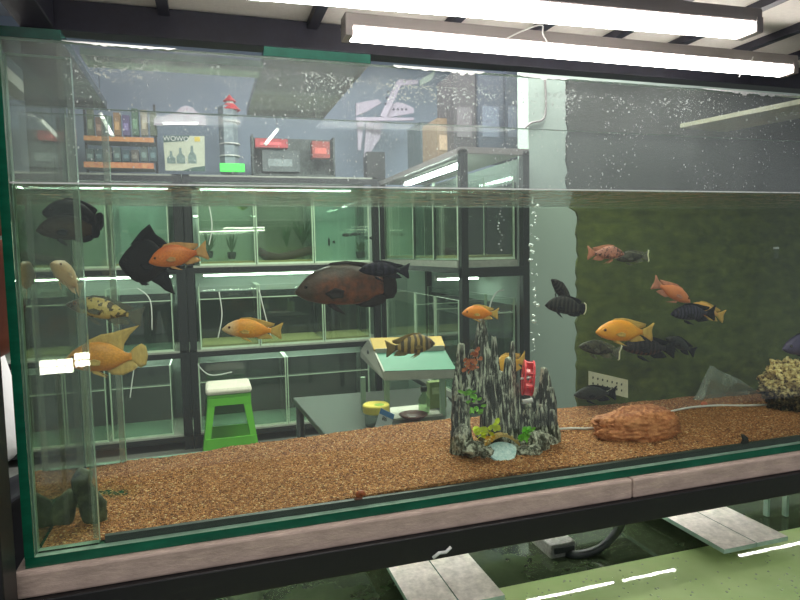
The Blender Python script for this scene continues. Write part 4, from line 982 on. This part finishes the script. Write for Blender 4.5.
def text(s, p, size, mat, parent, name='lettering', rz=0):
    c = bpy.data.curves.new(name, 'FONT'); c.body = s; c.size = size; c.extrude = .0006; c.align_x = 'CENTER'; c.align_y = 'CENTER'
    o = bpy.data.objects.new(name, c); COL.objects.link(o); o.data.materials.append(mat); o.rotation_euler = (PI/2, 0, rz)
    off = Vector((0, 0, 0)); q = parent
    while q is not None: off += q.location; q = q.parent
    bpy.context.view_layer.update(); me = bpy.data.meshes.new_from_object(o); rz_ = o.rotation_euler.copy(); bpy.data.objects.remove(o)
    o = bpy.data.objects.new(name, me); COL.objects.link(o); o.rotation_euler = rz_
    o.parent = parent; o.location = p-off; return o
text('WOWO', at(176, 138.8, YQ-.014), .045, M_['white_plastic'], po)
text('- - - - - - - -', at(182, 146, YQ-.0125), .03, bpy.data.materials['green_band'], po) if False else None
for px, h in ((171.5, 11), (181, 14), (192.5, 16)):
    a = at(px, 163.5, YQ-.012); s = YB/.95/FPX
    MB().prism([a+Vector((x*s, 0, z*s)) for x, z in ((-3.6, 0), (3.6, 0), (3.6, h*.45), (1.2, h*.65), (1, h), (-1, h), (-1.2, h*.65), (-3.6, h*.45))], (0, .0015, 0)).build('bottle_picture', pm('printed_bottle', (116, 134, 128), .6, .35, 60), po)
# pagoda tower
pg = thing('toy_pagoda', 'slim grey tower with a red two tier roof beside the poster', 'ornament', at(230, 174, YQ+.0))
def ll(px, py): return at(px, py, YQ+.05)
s = YB/.95/FPX; c = ll(230, 174); 
MB().lathe((c.x, c.y, c.z), [(8.5*s, 0), (8.5*s, 60*s), (7.5*s, 62*s)], 6).build('tower', pm('pale_grey_tower', (112, 128, 138), .6, .2, 30, c2=(150, 160, 164)), pg)
c = ll(230, 110.5)
MB().lathe(c, [(9.5*s, 0), (9.5*s, 1*s), (5*s, 5.5*s), (4*s, 6*s)], 8).build('lower_roof', pm('pagoda_red', (196, 52, 60), .5, .15, 30), pg)
MB().lathe(c+Vector((0, 0, 6*s)), [(3.6*s, 0), (3.6*s, 2*s)], 8).build('neck', M_['white_plastic'], pg)
MB().lathe(c+Vector((0, 0, 8*s)), [(6*s, 0), (6*s, .6*s), (2*s, 4.5*s), (.4*s, 6.5*s)], 8).build('upper_roof', bpy.data.materials['pagoda_red'], pg)
for py in (123, 145, 157):
    q = ll(230, py); MB().lathe(q, [(9.6*s, 0), (9.6*s, 1*s)], 12).build('ring', M_['white_plastic'], pg)
sg = thing('lit_sign', 'small glowing green sign at the foot of the pagoda', 'sign', at(232, 172, YQ-.05))
MB().box(at(220, 171.5, YQ-.05), at(244.5, 164, YQ-.03)).build('sign_box', emis('green_glow', (70, 220, 80), .9), sg, bevel=.004)
# dark rack with red boxes
db = thing('dark_crate', 'dark open crate stacked with goods right of the glowing green sign', 'crate', at(292, 173, YQ))
a = at(253, 174, YQ); b = at(335, 137, YQ)
MB().box((a.x, YQ+.14, a.z), (b.x, YQ+.15, b.z)).box((a.x, YQ+.02, a.z), (a.x+.012, YQ+.14, b.z)).box((b.x-.012, YQ+.02, a.z), (b.x, YQ+.14, b.z)).box((a.x, YQ+.02, a.z-.004), (b.x, YQ+.14, a.z+.006)).build('crate_body', pm('dark_green_black', (34, 42, 42), .6, .5, 40, c2=(90, 100, 96)), db)
bx('red box lying at the left top of the dark crate', 'box', 'red_box', 255, 138, 288, 148, (176, 58, 62), YQ+.0)
bx('red brown box at the right of the dark crate', 'box', 'red_box', 312, 141, 330, 158, (150, 60, 50), YQ+.0)
bx('grey carton under the red box in the dark crate', 'box', 'grey_box', 262, 150, 300, 172, (84, 92, 92), YQ+.03)
# glowing bars stand in for tube lamp reflections; their wires are added
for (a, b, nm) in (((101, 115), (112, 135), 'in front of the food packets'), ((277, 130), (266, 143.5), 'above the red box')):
    t = thing('reflected_bar', 'short slanted white bar for a lamp reflection '+nm, 'lamp', at(*a, YB-.3)); p, q = at(*a, YB-.3), at(*b, YB-.3)
    MB().tube([p, (p.x, p.y, 3.05)], .0015, 5).build('added_wire', M_['rackpost'], t)
    MB().tube([p, q], .0105, 8).build('tube', emis('reflection_glow', (250, 248, 244), 1.6), t); d = (p-q).normalized()
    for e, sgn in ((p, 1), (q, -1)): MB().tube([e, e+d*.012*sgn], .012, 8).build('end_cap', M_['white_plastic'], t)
# carved folding display boards
fd = thing('carved_display_boards', 'lilac grey carved boards leaning in a fan on the back rack', 'ornament', at(380, 150, YQ))
MB().box((at(366, 150, YQ+.05).x, YQ+.03, ZT+.001), (at(384, 150, YQ+.05).x, YQ+.14, at(366, 152, YQ+.05).z)).build('plinth', M_['rackpost'], fd)
lil = pm('lilac_board', (158, 148, 164), .6, .12, 20); dk = pm('dark_lilac_edge', (84, 80, 96), .6, .12, 20)
B_ = [[(356, 117), (414, 117.5), (414, 120.5), (356, 121)], [(380, 116), (386, 118), (402, 84), (400, 79), (396, 82)], [(399, 79), (418, 80), (418, 84), (400, 86)], [(386, 118), (414, 113), (414, 108), (404, 103), (396, 102), (390, 106)],
      [(356, 103), (378, 99), (382, 103), (366, 112), (356, 116)], [(357, 121), (364, 121), (361, 150), (358, 150)], [(366, 122), (374, 121), (369, 150), (364, 158)], [(374, 124), (383, 122), (380, 138), (366, 160)], [(420, 80), (436, 70), (432, 80), (420, 86)]]
for i, q in enumerate(B_):
    MB().prism([at(x, y, YQ+.02*i-.05) for x, y in q], (0, .018, 0)).build('board', lil if i != 8 else M_['palewall'], fd, bevel=.002)
    if i in (3, 1):
        cx = sum(x for x, y in q)/len(q); cy = sum(y for x, y in q)/len(q)
        for k in range(4):
            MB().lathe(at(cx-7+4.2*k*(1 if i == 3 else .3), cy+(1 if i == 3 else 8-k*6), YQ+.02*i-.053), [(.010, 0), (.010, .003)], 8, axis='y').build('carving', dk, fd)
# goods on the side rack top
for (x0, y0, x1, y1, col, nm, Y) in ((420, 122, 434, 158, (64, 78, 84), 'small slate grey carton', YN+.75), (437, 118, 451, 150, (130, 108, 84), 'tan carton', YN+.45), (453, 72, 476, 148, (62, 58, 62), 'dark carton', YN+.35), (478, 70, 504, 148, (58, 64, 78), 'blue black carton', YN+.33), (506, 70, 519, 148, (52, 58, 70), 'narrow dark carton', YN+.31)):
    bx('%s standing on top of the side rack' % nm, 'box', 'stored_box', x0, y0, x1, y1, col, Y, .25, zf=zst+.009)


# ------------------------------------------------------------------ stool, table and stall beyond the tank
def stool():
    Yc = 4.15; c = at(231, 452, Yc); z0 = 0; zt = at(231, 390, Yc).z
    t = thing('plastic_stool', 'lime green plastic stool with a white cushioned top in front of the back rack', 'stool', (c.x, Yc, 0))
    s = Yc/.95/FPX; w1 = 18*s; w0 = 26*s; zs = zt-.02; g = M_['seat_green']
    for sx in (-1, 1):
        for sy in (-1, 1):
            def q(z, dx, dy): u = z/zs; ww = w0+(w1-w0)*u; return (c.x+sx*(ww-dx), Yc+sy*(ww-dy)*.9, z)
            lw = .035
            MB().add([q(0, 0, 0), q(0, lw, 0), q(0, lw, .012), q(0, .012, lw), q(0, 0, lw), q(zs, 0, 0), q(zs, lw*1.3, 0), q(zs, lw*1.3, .012), q(zs, .012, lw*1.3), q(zs, 0, lw*1.3)],
                     [(0, 1, 6, 5), (1, 2, 7, 6), (2, 3, 8, 7), (3, 4, 9, 8), (4, 0, 5, 9), (0, 4, 3, 2, 1), (5, 6, 7, 8, 9)]).build('leg', g, t)
    for sy in (-1, 1):
        u = .38; ww = w0+(w1-w0)*u
        MB().box((c.x-ww+.012, Yc+sy*ww*.9-.006, zs*.20), (c.x+ww-.012, Yc+sy*ww*.9+.006, zs*.42)).build('stretcher', g, t)
        MB().box((c.x-w1, Yc+sy*w1*.9-.008, zs-.05), (c.x+w1, Yc+sy*w1*.9+.008, zs)).build('apron', g, t)
    for sx in (-1, 1): MB().box((c.x+sx*w1-.008, Yc-w1*.9, zs-.05), (c.x+sx*w1+.008, Yc+w1*.9, zs)).build('apron', g, t)
    MB().box((c.x-w1-.006, Yc-w1*.95, zs), (c.x+w1+.006, Yc+w1*.95, zs+.02)).build('seat', g, t, bevel=.006)
    MB().box((c.x-w1*1.12, Yc-w1*1.05, zs+.02), (c.x+w1*1.12, Yc+w1*1.05, zs+.068)).build('cushion', M_['seat_top'], t, bevel=.02)
stool()
ZTB = .72
def table():
    q = [atz(293, 397.5, ZTB), atz(330, 440, ZTB), atz(470, 428, ZTB), atz(440, 386, ZTB)]
    t = thing('steel_table', 'low stainless steel table behind the tank left of the castle', 'table', (q[0].x, q[0].y, 0))
    MB().prism([p for p in q], (0, 0, -.025)).build('table_top', M_['steel'], t, bevel=.003)
    cc = sum(q, Vector())/4
    for p in q:
        l = p.lerp(cc, .08); MB().tube([(l.x, l.y, 0), (l.x, l.y, ZTB-.026)], .018, 10).build('leg', M_['steel'], t, smooth=True)
    MB().prism([Vector((p.x, p.y, ZTB-.3)).lerp(Vector((cc.x, cc.y, ZTB-.3)), .07) for p in q], (0, 0, -.015)).build('lower_shelf', M_['steel'], t)
table()
YS = atz(385, 425, ZTB).y+.03
def stall():
    s = YS/.95/FPX; t = thing('toy_stall', 'toy market stall with a green roof and yellow ridge behind the tank', 'toy house', at(405, 424, YS))
    t.location.z = ZTB
    G = pm('stall_green', (40, 122, 92), .5, .08, 20); Yw = pm('stall_yellow', (200, 164, 66), .5, .06, 20); Gr = pm('stall_grey_white', (186, 186, 174), .6, .1, 30)
    d = .14
    # eave front at YS, ridge at YS+d
    MB().add([at(385, 371, YS), at(456, 369, YS), at(445, 350, YS+d*.7), at(376, 353, YS+d*.7)] + [p+Vector((0, .004, -.01)) for p in (at(385, 371, YS), at(456, 369, YS), at(445, 350, YS+d*.7), at(376, 353, YS+d*.7))], [(0, 1, 2, 3), (7, 6, 5, 4), (0, 4, 5, 1), (1, 5, 6, 2), (2, 6, 7, 3), (3, 7, 4, 0)]).build('roof_panel', G, t)
    MB().prism([at(376, 353.5, YS+d*.69), at(445, 350.5, YS+d*.69), at(444, 345.5, YS+d*.69), at(375, 349, YS+d*.69)], (0, .01, 0)).build('fascia', Gr, t)
    MB().add([at(374, 349.5, YS+d*.7), at(445, 346, YS+d*.7), at(441, 336, YS+d), at(370, 338, YS+d)] + [p+Vector((0, .006, -.01)) for p in (at(374, 349.5, YS+d*.7), at(445, 346, YS+d*.7), at(441, 336, YS+d), at(370, 338, YS+d))], [(0, 1, 2, 3), (7, 6, 5, 4), (0, 4, 5, 1), (1, 5, 6, 2), (2, 6, 7, 3), (3, 7, 4, 0)]).build('ridge_panel', Yw, t)
    MB().prism([at(385, 371.5, YS), at(456, 369.5, YS), at(457, 378, YS), at(386, 380.5, YS)], (0, .012, 0)).build('eave_board', Gr, t)
    ga = MB().prism([at(385, 371.5, YS), at(386, 380.5, YS), at(362, 357, YS+d*1.3), at(362, 350, YS+d*1.3), at(370, 339, YS+d), at(376, 352, YS+d*.7)], (-.006, 0, 0)).build('gable', Gr, t)
    G2 = pm('stall_dark_print', (96, 98, 96), .6, .2, 30)
    for (x, y) in ((368, 352), (373, 359), (379, 366)):
        MB().ball(at(x, y, YS+d*.8), (.004, .012, .009), 8, 5).build('printed_motif', G2, ga)
    for (x, dd) in ((444, 0), (388, .0), (364, d*1.3), (436, d*1.3)):
        a = at(x, 378, YS+dd); MB().box((a.x-.009, YS+dd+.012, ZTB), (a.x+.009, YS+dd+.028, a.z+.0)).build('post', pm('stall_post', (150, 176, 150), .5, .05, 10) if x == 444 else bpy.data.materials['stall_post'], t)
    MB().box((at(388, 425, YS).x, YS+.01, ZTB+.0), (at(444, 425, YS).x, YS+d*1.25, ZTB+.008)).build('floor_board', Gr, t)
stall()
def zt(px, py, z=ZTB): return atz(px, py, z)
sg_ = YS/.95/FPX
# bottle, box, bowl, jar, tag
b = Vector((at(424, 400, YS+.05).x, YS+.05, ZTB+.009)); t = thing('bottle', 'small clear green bottle with dark cap under the toy stall', 'bottle', b)
hh = at(424, 391, YS+.05).z-b.z
MB().lathe(b, [(.020, 0), (.022, .01), (.022, hh*.62), (.010, hh*.85), (.010, hh)], 14).build('glass_body', glass('green_bottle_glass', (.6, .75, .55), film=.25, film_c=(120, 140, 90), r0=.06), t, smooth=True)
MB().lathe(b+Vector((0, 0, hh)), [(.013, 0), (.013, .016), (.011, .018)], 12).build('cap', M_['pot'], t)
b = Vector((at(438, 400, YS+.09).x, YS+.09, ZTB+.009)); t = thing('green_carton', 'pale green carton behind the bottle under the toy stall', 'box', b)
hh = at(438, 382, YS+.09).z-b.z
MB().box(b+Vector((-.035, -.0, 0)), b+Vector((.035, .035, hh))).build('carton', pm('green_carton', (124, 142, 82), .6, .2, 40), t); MB().box(b+Vector((-.025, -.002, hh*.55)), b+Vector((.025, -.0003, hh*.8))).build('printed_band', pm('carton_print', (176, 190, 140), .6, .3, 90), t)
b = zt(418, 424); b.y = YS-.01; b.z = ZTB
tag(MB().lathe(b, [(.015, 0), (.030, .004), (.055, .024), (.052, .026), (.028, .008), (.01, .006)], 20).build('bowl', pm('red_brown_bowl', (96, 50, 46), .35, .15, 20), smooth=True), 'shallow red brown bowl in front of the toy stall', 'bowl')
b = atz(375, 424, ZTB); b.y -= .02; s = b.y/.95/FPX; t = thing('jar', 'jar with a yellow lid beside the blue topped price tag', 'jar', b)
hj = at(375, 412, b.y).z-b.z
MB().lathe(b, [(10*s, 0), (11.5*s, .005), (11.5*s, hj*.9), (10*s, hj)], 20).build('jar_body', glass('jar_plastic', (.75, .82, .78), film=.35, film_c=(140, 156, 144), r0=.06), t, smooth=True)
MB().lathe(b+Vector((0, 0, hj)), [(13*s, 0), (13.4*s, .004), (13.4*s, 7*s), (12.4*s, 8.2*s)], 24).build('lid', pm('yellow_lid', (226, 206, 92), .4, .05, 20), t)
MB().lathe(b+Vector((2*s, -5*s, hj+8.2*s)), [(5*s, 0), (5*s, .0012)], 12).build('lid_emblem', pm('lid_green', (140, 176, 60), .5, .1, 20), t)
q = [at(*p, b.y-.05) for p in ((375, 427), (381, 408), (394.5, 414.5), (389, 433))]
t = thing('price_tag', 'white price tag with blue edge leaning by the yellow lidded jar', 'price tag', (q[0].x, b.y-.05, ZTB)); q[0].z = max(q[0].z, ZTB+.001)
pl = MB().prism(q, (0, .003, 0)).build('card', pm('tag_white', (214, 222, 224), .5, .05, 20), t)
v1 = (q[3]-q[0]); 
MB().prism([q[1]+Vector((0, -.001, 0)), q[2]+Vector((0, -.001, 0)), q[2].lerp(q[3], .28)+Vector((0, -.001, 0)), q[1].lerp(q[0], .28)+Vector((0, -.001, 0))], (0, .0008, 0)).build('blue_band', pm('tag_blue', (70, 132, 190), .5, .05, 20), t)
o = text('86', at(384.5, 419, b.y-.053), .020, M_['black'], pl); o.rotation_euler = (PI/2, math.radians(-25)*-1, 0)

# ------------------------------------------------------------------ person standing left of the tank
def person():
    px0 = at(18, 420, 1.55); t = thing('person', 'person in white shirt and black trousers with raised forearm at the left edge', 'person', (px0.x-.115, 1.6, 0))
    X, Y = px0.x-.17, 1.6
    def skin(name, pts, edges, mat, root=0, sub=2):
        me = bpy.data.meshes.new(name); me.from_pydata([tuple(Vector(p[:3])) for p in pts], edges, []); o = bpy.data.objects.new(name, me); COL.objects.link(o); o.parent = t
        sk = o.modifiers.new('skin', 'SKIN'); sk.use_smooth_shade = True
        for i, p in enumerate(pts):
            d = me.skin_vertices[0].data[i]; r = p[3]; d.radius = (r, r*(p[4] if len(p) > 4 else 1)); d.use_root = (i == root)
        s = o.modifiers.new('sub', 'SUBSURF'); s.levels = s.render_levels = sub; me.materials.append(mat); return o
    sk = pm('person_skin', (132, 72, 52), .5, .08, 20); wh = pm('white_shirt', (226, 222, 220), .8, .05, 8, .01); bk = pm('black_trousers', (22, 22, 28), .8, .1, 20)
    # torso shirt
    skin('shirt', [(.02, 0, .86, .165, .7), (.01, 0, .98, .155, .7), (-.02, 0, 1.12, .145, .7), (-.17, 0, 1.28, .16, .65), (-.18, 0, 1.40, .12, .8), (-.02, 0, 1.37, .06), (.02, -.01, 1.27, .054), (-.35, 0, 1.37, .065), (-.40, .01, 1.22, .055), (-.18, 0, 1.45, .06)],
         [(0, 1), (1, 2), (2, 3), (3, 4), (3, 5), (5, 6), (3, 7), (7, 8), (4, 9)], wh)
    skin('trousers', [(0, 0, .90, .14, .75), (.085, 0, .78, .085), (.13, -.01, .46, .06), (.20, 0, .12, .052), (-.085, 0, .78, .09), (-.10, 0, .46, .065), (-.10, 0, .12, .052)], [(0, 1), (1, 2), (2, 3), (0, 4), (4, 5), (5, 6)], bk)
    for s, xx in ((1, .20), (-1, -.10)):
        MB().ball((xx, -.06, .045), (.045, .12, .045), 14, 9).build('shoe', M_['black'], t, smooth=True, local=True)
    # body: head and neck, arms
    skin('neck', [(-.18, 0, 1.43, .05), (-.18, -.01, 1.52, .052)], [(0, 1)], sk)
    hd = MB().ball((-.18, -.01, 1.62), (.078, .098, .118), 24, 18, fn=lambda d: 1-.10*max(0, -d.z)*abs(d.x)+(.06 if d.y < -.9 and abs(d.z+.1) < .25 else 0)).build('head', sk, t, smooth=True, local=True)
    MB().ball((-.18, .012, 1.652), (.084, .100, .100), 24, 14, fn=lambda d: 1 if (d.z > -.15 or d.y > .2) and not (d.y < -.6 and d.z < .45) else .82).build('hair', M_['black'], hd, smooth=True, local=True)
    for s in (-1, 1):
        MB().ball((-.18+s*.03, -.098, 1.628), (.013, .006, .008), 10, 6).build('eye', M_['white_plastic'], hd, smooth=True, local=True)
        MB().ball((-.18+s*.079, -.005, 1.615), (.010, .02, .03), 10, 7).build('ear', sk, hd, smooth=True, local=True)
    MB().tube([(-.18, -.100, 1.635), (-.18, -.122, 1.600), (-.18, -.104, 1.592)], [.007, .013, .008], 8).build('nose', sk, hd, smooth=True, local=True)
    MB().tube([(-.204, -.096, 1.565), (-.18, -.104, 1.563), (-.156, -.096, 1.565)], [.004, .007, .004], 6).build('mouth', pm('lips', (140, 70, 66), .5, .05, 10), hd, smooth=True, local=True)
    # right arm bent up, forearm vertical beside the tank
    skin('forearm', [(-.02, -.01, 1.27, .045), (.03, -.05, 1.15, .045), (.085, -.03, 1.16, .046), (.10, -.02, 1.27, .044), (.095, -.02, 1.40, .034)], [(0, 1), (1, 2), (2, 3), (3, 4)], sk)
    skin('arm', [(-.40, .01, 1.24, .046), (-.43, .0, 1.08, .042), (-.43, -.06, .88, .030)], [(0, 1), (1, 2)], sk)
    for hx, hy, hz, up in ((.095, -.025, 1.40, 1), (-.43, -.06, .87, -1)):
        pts = [(hx, hy, hz, .028, .6), (hx, hy-.004, hz+up*.05, .036, .45), (hx, hy-.006, hz+up*.085, .038, .4)]; e = [(0, 1), (1, 2)]
        h = skin('hand', pts, e, sk, sub=1)
        for k in range(4):
            o0 = hx-.027+.018*k; l = (.068, .078, .074, .058)[k]
            f = skin('finger', [(o0, hy-.008, hz+up*.09, .009), (o0, hy-.02, hz+up*(.09+l*.5), .0085), (o0, hy-.045, hz+up*(.09+l*.85), .0075)], [(0, 1), (1, 2)], sk, sub=1); f.parent = h
        f = skin('thumb', [(hx+.03, hy-.004, hz+up*.03, .012), (hx+.055, hy-.02, hz+up*.06, .0105), (hx+.06, hy-.035, hz+up*.09, .009)], [(0, 1), (1, 2)], sk, sub=1); f.parent = h
person()

# ------------------------------------------------------------------ lower tank under the stand
ZL = .85
lt = thing('lower_aquarium', 'lower open glass tank of bright green water under the black bar', 'aquarium', (.5, .76, .45))
ylo, yhi, xl0, xl1 = .56, 1.09, -.15, 1.50
Lw = NT('murky_green_water'); vv = Lw.coord((1, 1, 1)); nn = Lw.noise(vv, 4, 4); rip = Lw.noise(vv, 26, 3)
Lw.set(Base_Color=Lw.ramp(nn, [(.3, lin((150, 176, 114))), (.7, lin((186, 206, 150)))]), Roughness=.03, Normal=Lw.bump(rip, .0004, .2)); Lw.b.inputs['Specular IOR Level'].default_value = .4
wcut = at(480, 583, 1).x
MB().box((xl0+.012, ylo+.0105, .47), (xl1-.012, .845, ZL-.035)).build('water', Lw.m, lt)
wdk = pm('shaded_green_water', (50, 62, 42), .08, .4, 6, spec=.4)  # same water, with the shade at the back put into a darker colour
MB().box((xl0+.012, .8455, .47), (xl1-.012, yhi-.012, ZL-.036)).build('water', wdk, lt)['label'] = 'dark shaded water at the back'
MB().box((xl0, ylo, .46), (xl1, ylo+.010, ZL), sides=[1, 1, 0, 1, 0, 1]).build('front_pane', [M_['g_strip'], M_['lime']], lt)
MB().box((xl0, yhi-.010, .46), (xl1, yhi, ZL), sides=[1, 1, 0, 1, 0, 1]).build('rear_pane', [M_['g_rack'], M_['edge_soft']], lt)
for x in (xl0, xl1-.010): MB().box((x, ylo+.0101, .46), (x+.010, yhi-.0101, ZL), sides=[1, 1, 1, 0, 1, 0]).build('side_pane', [M_['g_rack'], M_['edge_soft']], lt)
MB().box((xl0, ylo, .44), (xl1, yhi, .4595)).build('bottom_pane', M_['edge_soft'], lt)
MB().box((xl0, yhi+.001, .45), (xl1, yhi+.006, ZL-.02)).build('back_film', M_['dark_back'], lt)
for px in (769, 788):
    a = atz(px, 500, ZL); MB().box((a.x-.003, a.y, ZL-.034), (a.x+.003, a.y+.01, ZL+.02)).build('divider_edge', M_['edge_soft'], lt)
fa, fb_ = atz(527, 545, .80), atz(556, 545, .80)
fo = thing('filter_box', 'grey speckled box standing in the dark rear part of the lower tank', 'filter', (fa.x, .90, .66))
MB().box((fa.x, .90, .66), (fb_.x, .98, .838)).build('housing', pm('speckled_grey_box', (120, 124, 116), .8, .35, 150), fo, bevel=.003)
MB().box((fa.x+.006, .897, .822), (fb_.x-.006, .8995, .832)).build('slot', M_['silicone'], fo)
cable('lower_hose', 'dark thick hose bending down into the lower tank beside the right cover strip', [atz(625, 512, .90), atz(618, 530, .86), atz(600, 548, .825), atz(575, 555, .818), atz(560, 548, .818)], .008, M_['silicone'], 'hose')
lim = pm('limed_cover_glass', (178, 176, 156), .4, .16, 70, .0008, c2=(222, 218, 200))
for (a, b, lab) in ((atz(385, 567, ZL).x, atz(459, 549, ZL).x, 'limed glass cover strip on the lower tank, the left one'), (atz(655, 515, ZL).x, atz(712, 504, ZL).x, 'limed glass cover strip on the lower tank, the right one')):
    t = thing('cover_strip', lab, 'glass cover', ((a+b)/2, .757, ZL+.001)); mid = (a+b)/2
    b = a+.135; mid = (a+b)/2
    for x0, x1 in ((a, mid-.001), (mid+.001, b)):
        MB().box((x0, .757, ZL+.0015), (x1, yhi+.002, ZL+.009), sides=[0, 0, 1, 1, 1, 1]).build('glass_plate', [lim, M_['edge_soft']], t)
# drops on the lower front glass
dm = MB()
for i in range(230):
    px = random.uniform(505, 830); py = random.uniform(552, 640)
    p = atz(px, py, ZL-.0345)
    if p.y > .835 or p.y < ylo+.02: continue
    r = random.uniform(.0008, .0022); dm.ball(p, (r, r*1.2, r*.5), 6, 4)
tag(dm.build('water_drops', glass('drop', (.85, .9, .8), film=.5, film_c=(215, 230, 195), r0=.15), smooth=True), 'scattered drops and bubbles floating on the green water of the lower tank', 'water drops', kind='stuff')
# grey board and dark pipe in the dark rear part
lamp('white tube lamp fixed under the black shelf over the lower tank', -.1, 1.4, .955, FZ-.048, .004, 'ltube', wid=.005)

# unseen tile panels added behind the camera; the left one makes a second reflection
for (px, py, wpx, hpx, nm) in ((56, 367, 27, 13, 'left'), (82, 360, 13, 13, 'right')):
    v = ray(px, py); h = EYE+v*(YF/v.y); d = Vector((v.x, -v.y, v.z)); d = d/abs(d.y); c = h+d*2.6
    sc_ = (YF+2.6)/.95/FPX*.96
    t = thing('light_panel', 'small bright tiled light panel added for the %s reflection in the front glass' % nm, 'lamp', c)
    W_, H_ = wpx*sc_, hpx*sc_
    for i in range(4):
        for j in range(2):
            MB().box((c.x-W_/2+W_*i/4+.003, c.y, c.z-H_/2+H_*j/2+.003), (c.x-W_/2+W_*(i+1)/4-.003, c.y+.004, c.z-H_/2+H_*(j+1)/2-.003)).build('tile', bpy.data.materials.get('panel_glow') or emis('panel_glow', (255, 248, 235), 24), t)
    MB().box((c.x-W_/2, c.y-.02, c.z-H_/2), (c.x+W_/2, c.y-.0005, c.z+H_/2)).build('frame', M_['white_plastic'], t)
    MB().box((c.x-.01, c.y-.018, .0), (c.x+.01, c.y-.004, c.z-H_/2)).build('stand', M_['white_plastic'], t)
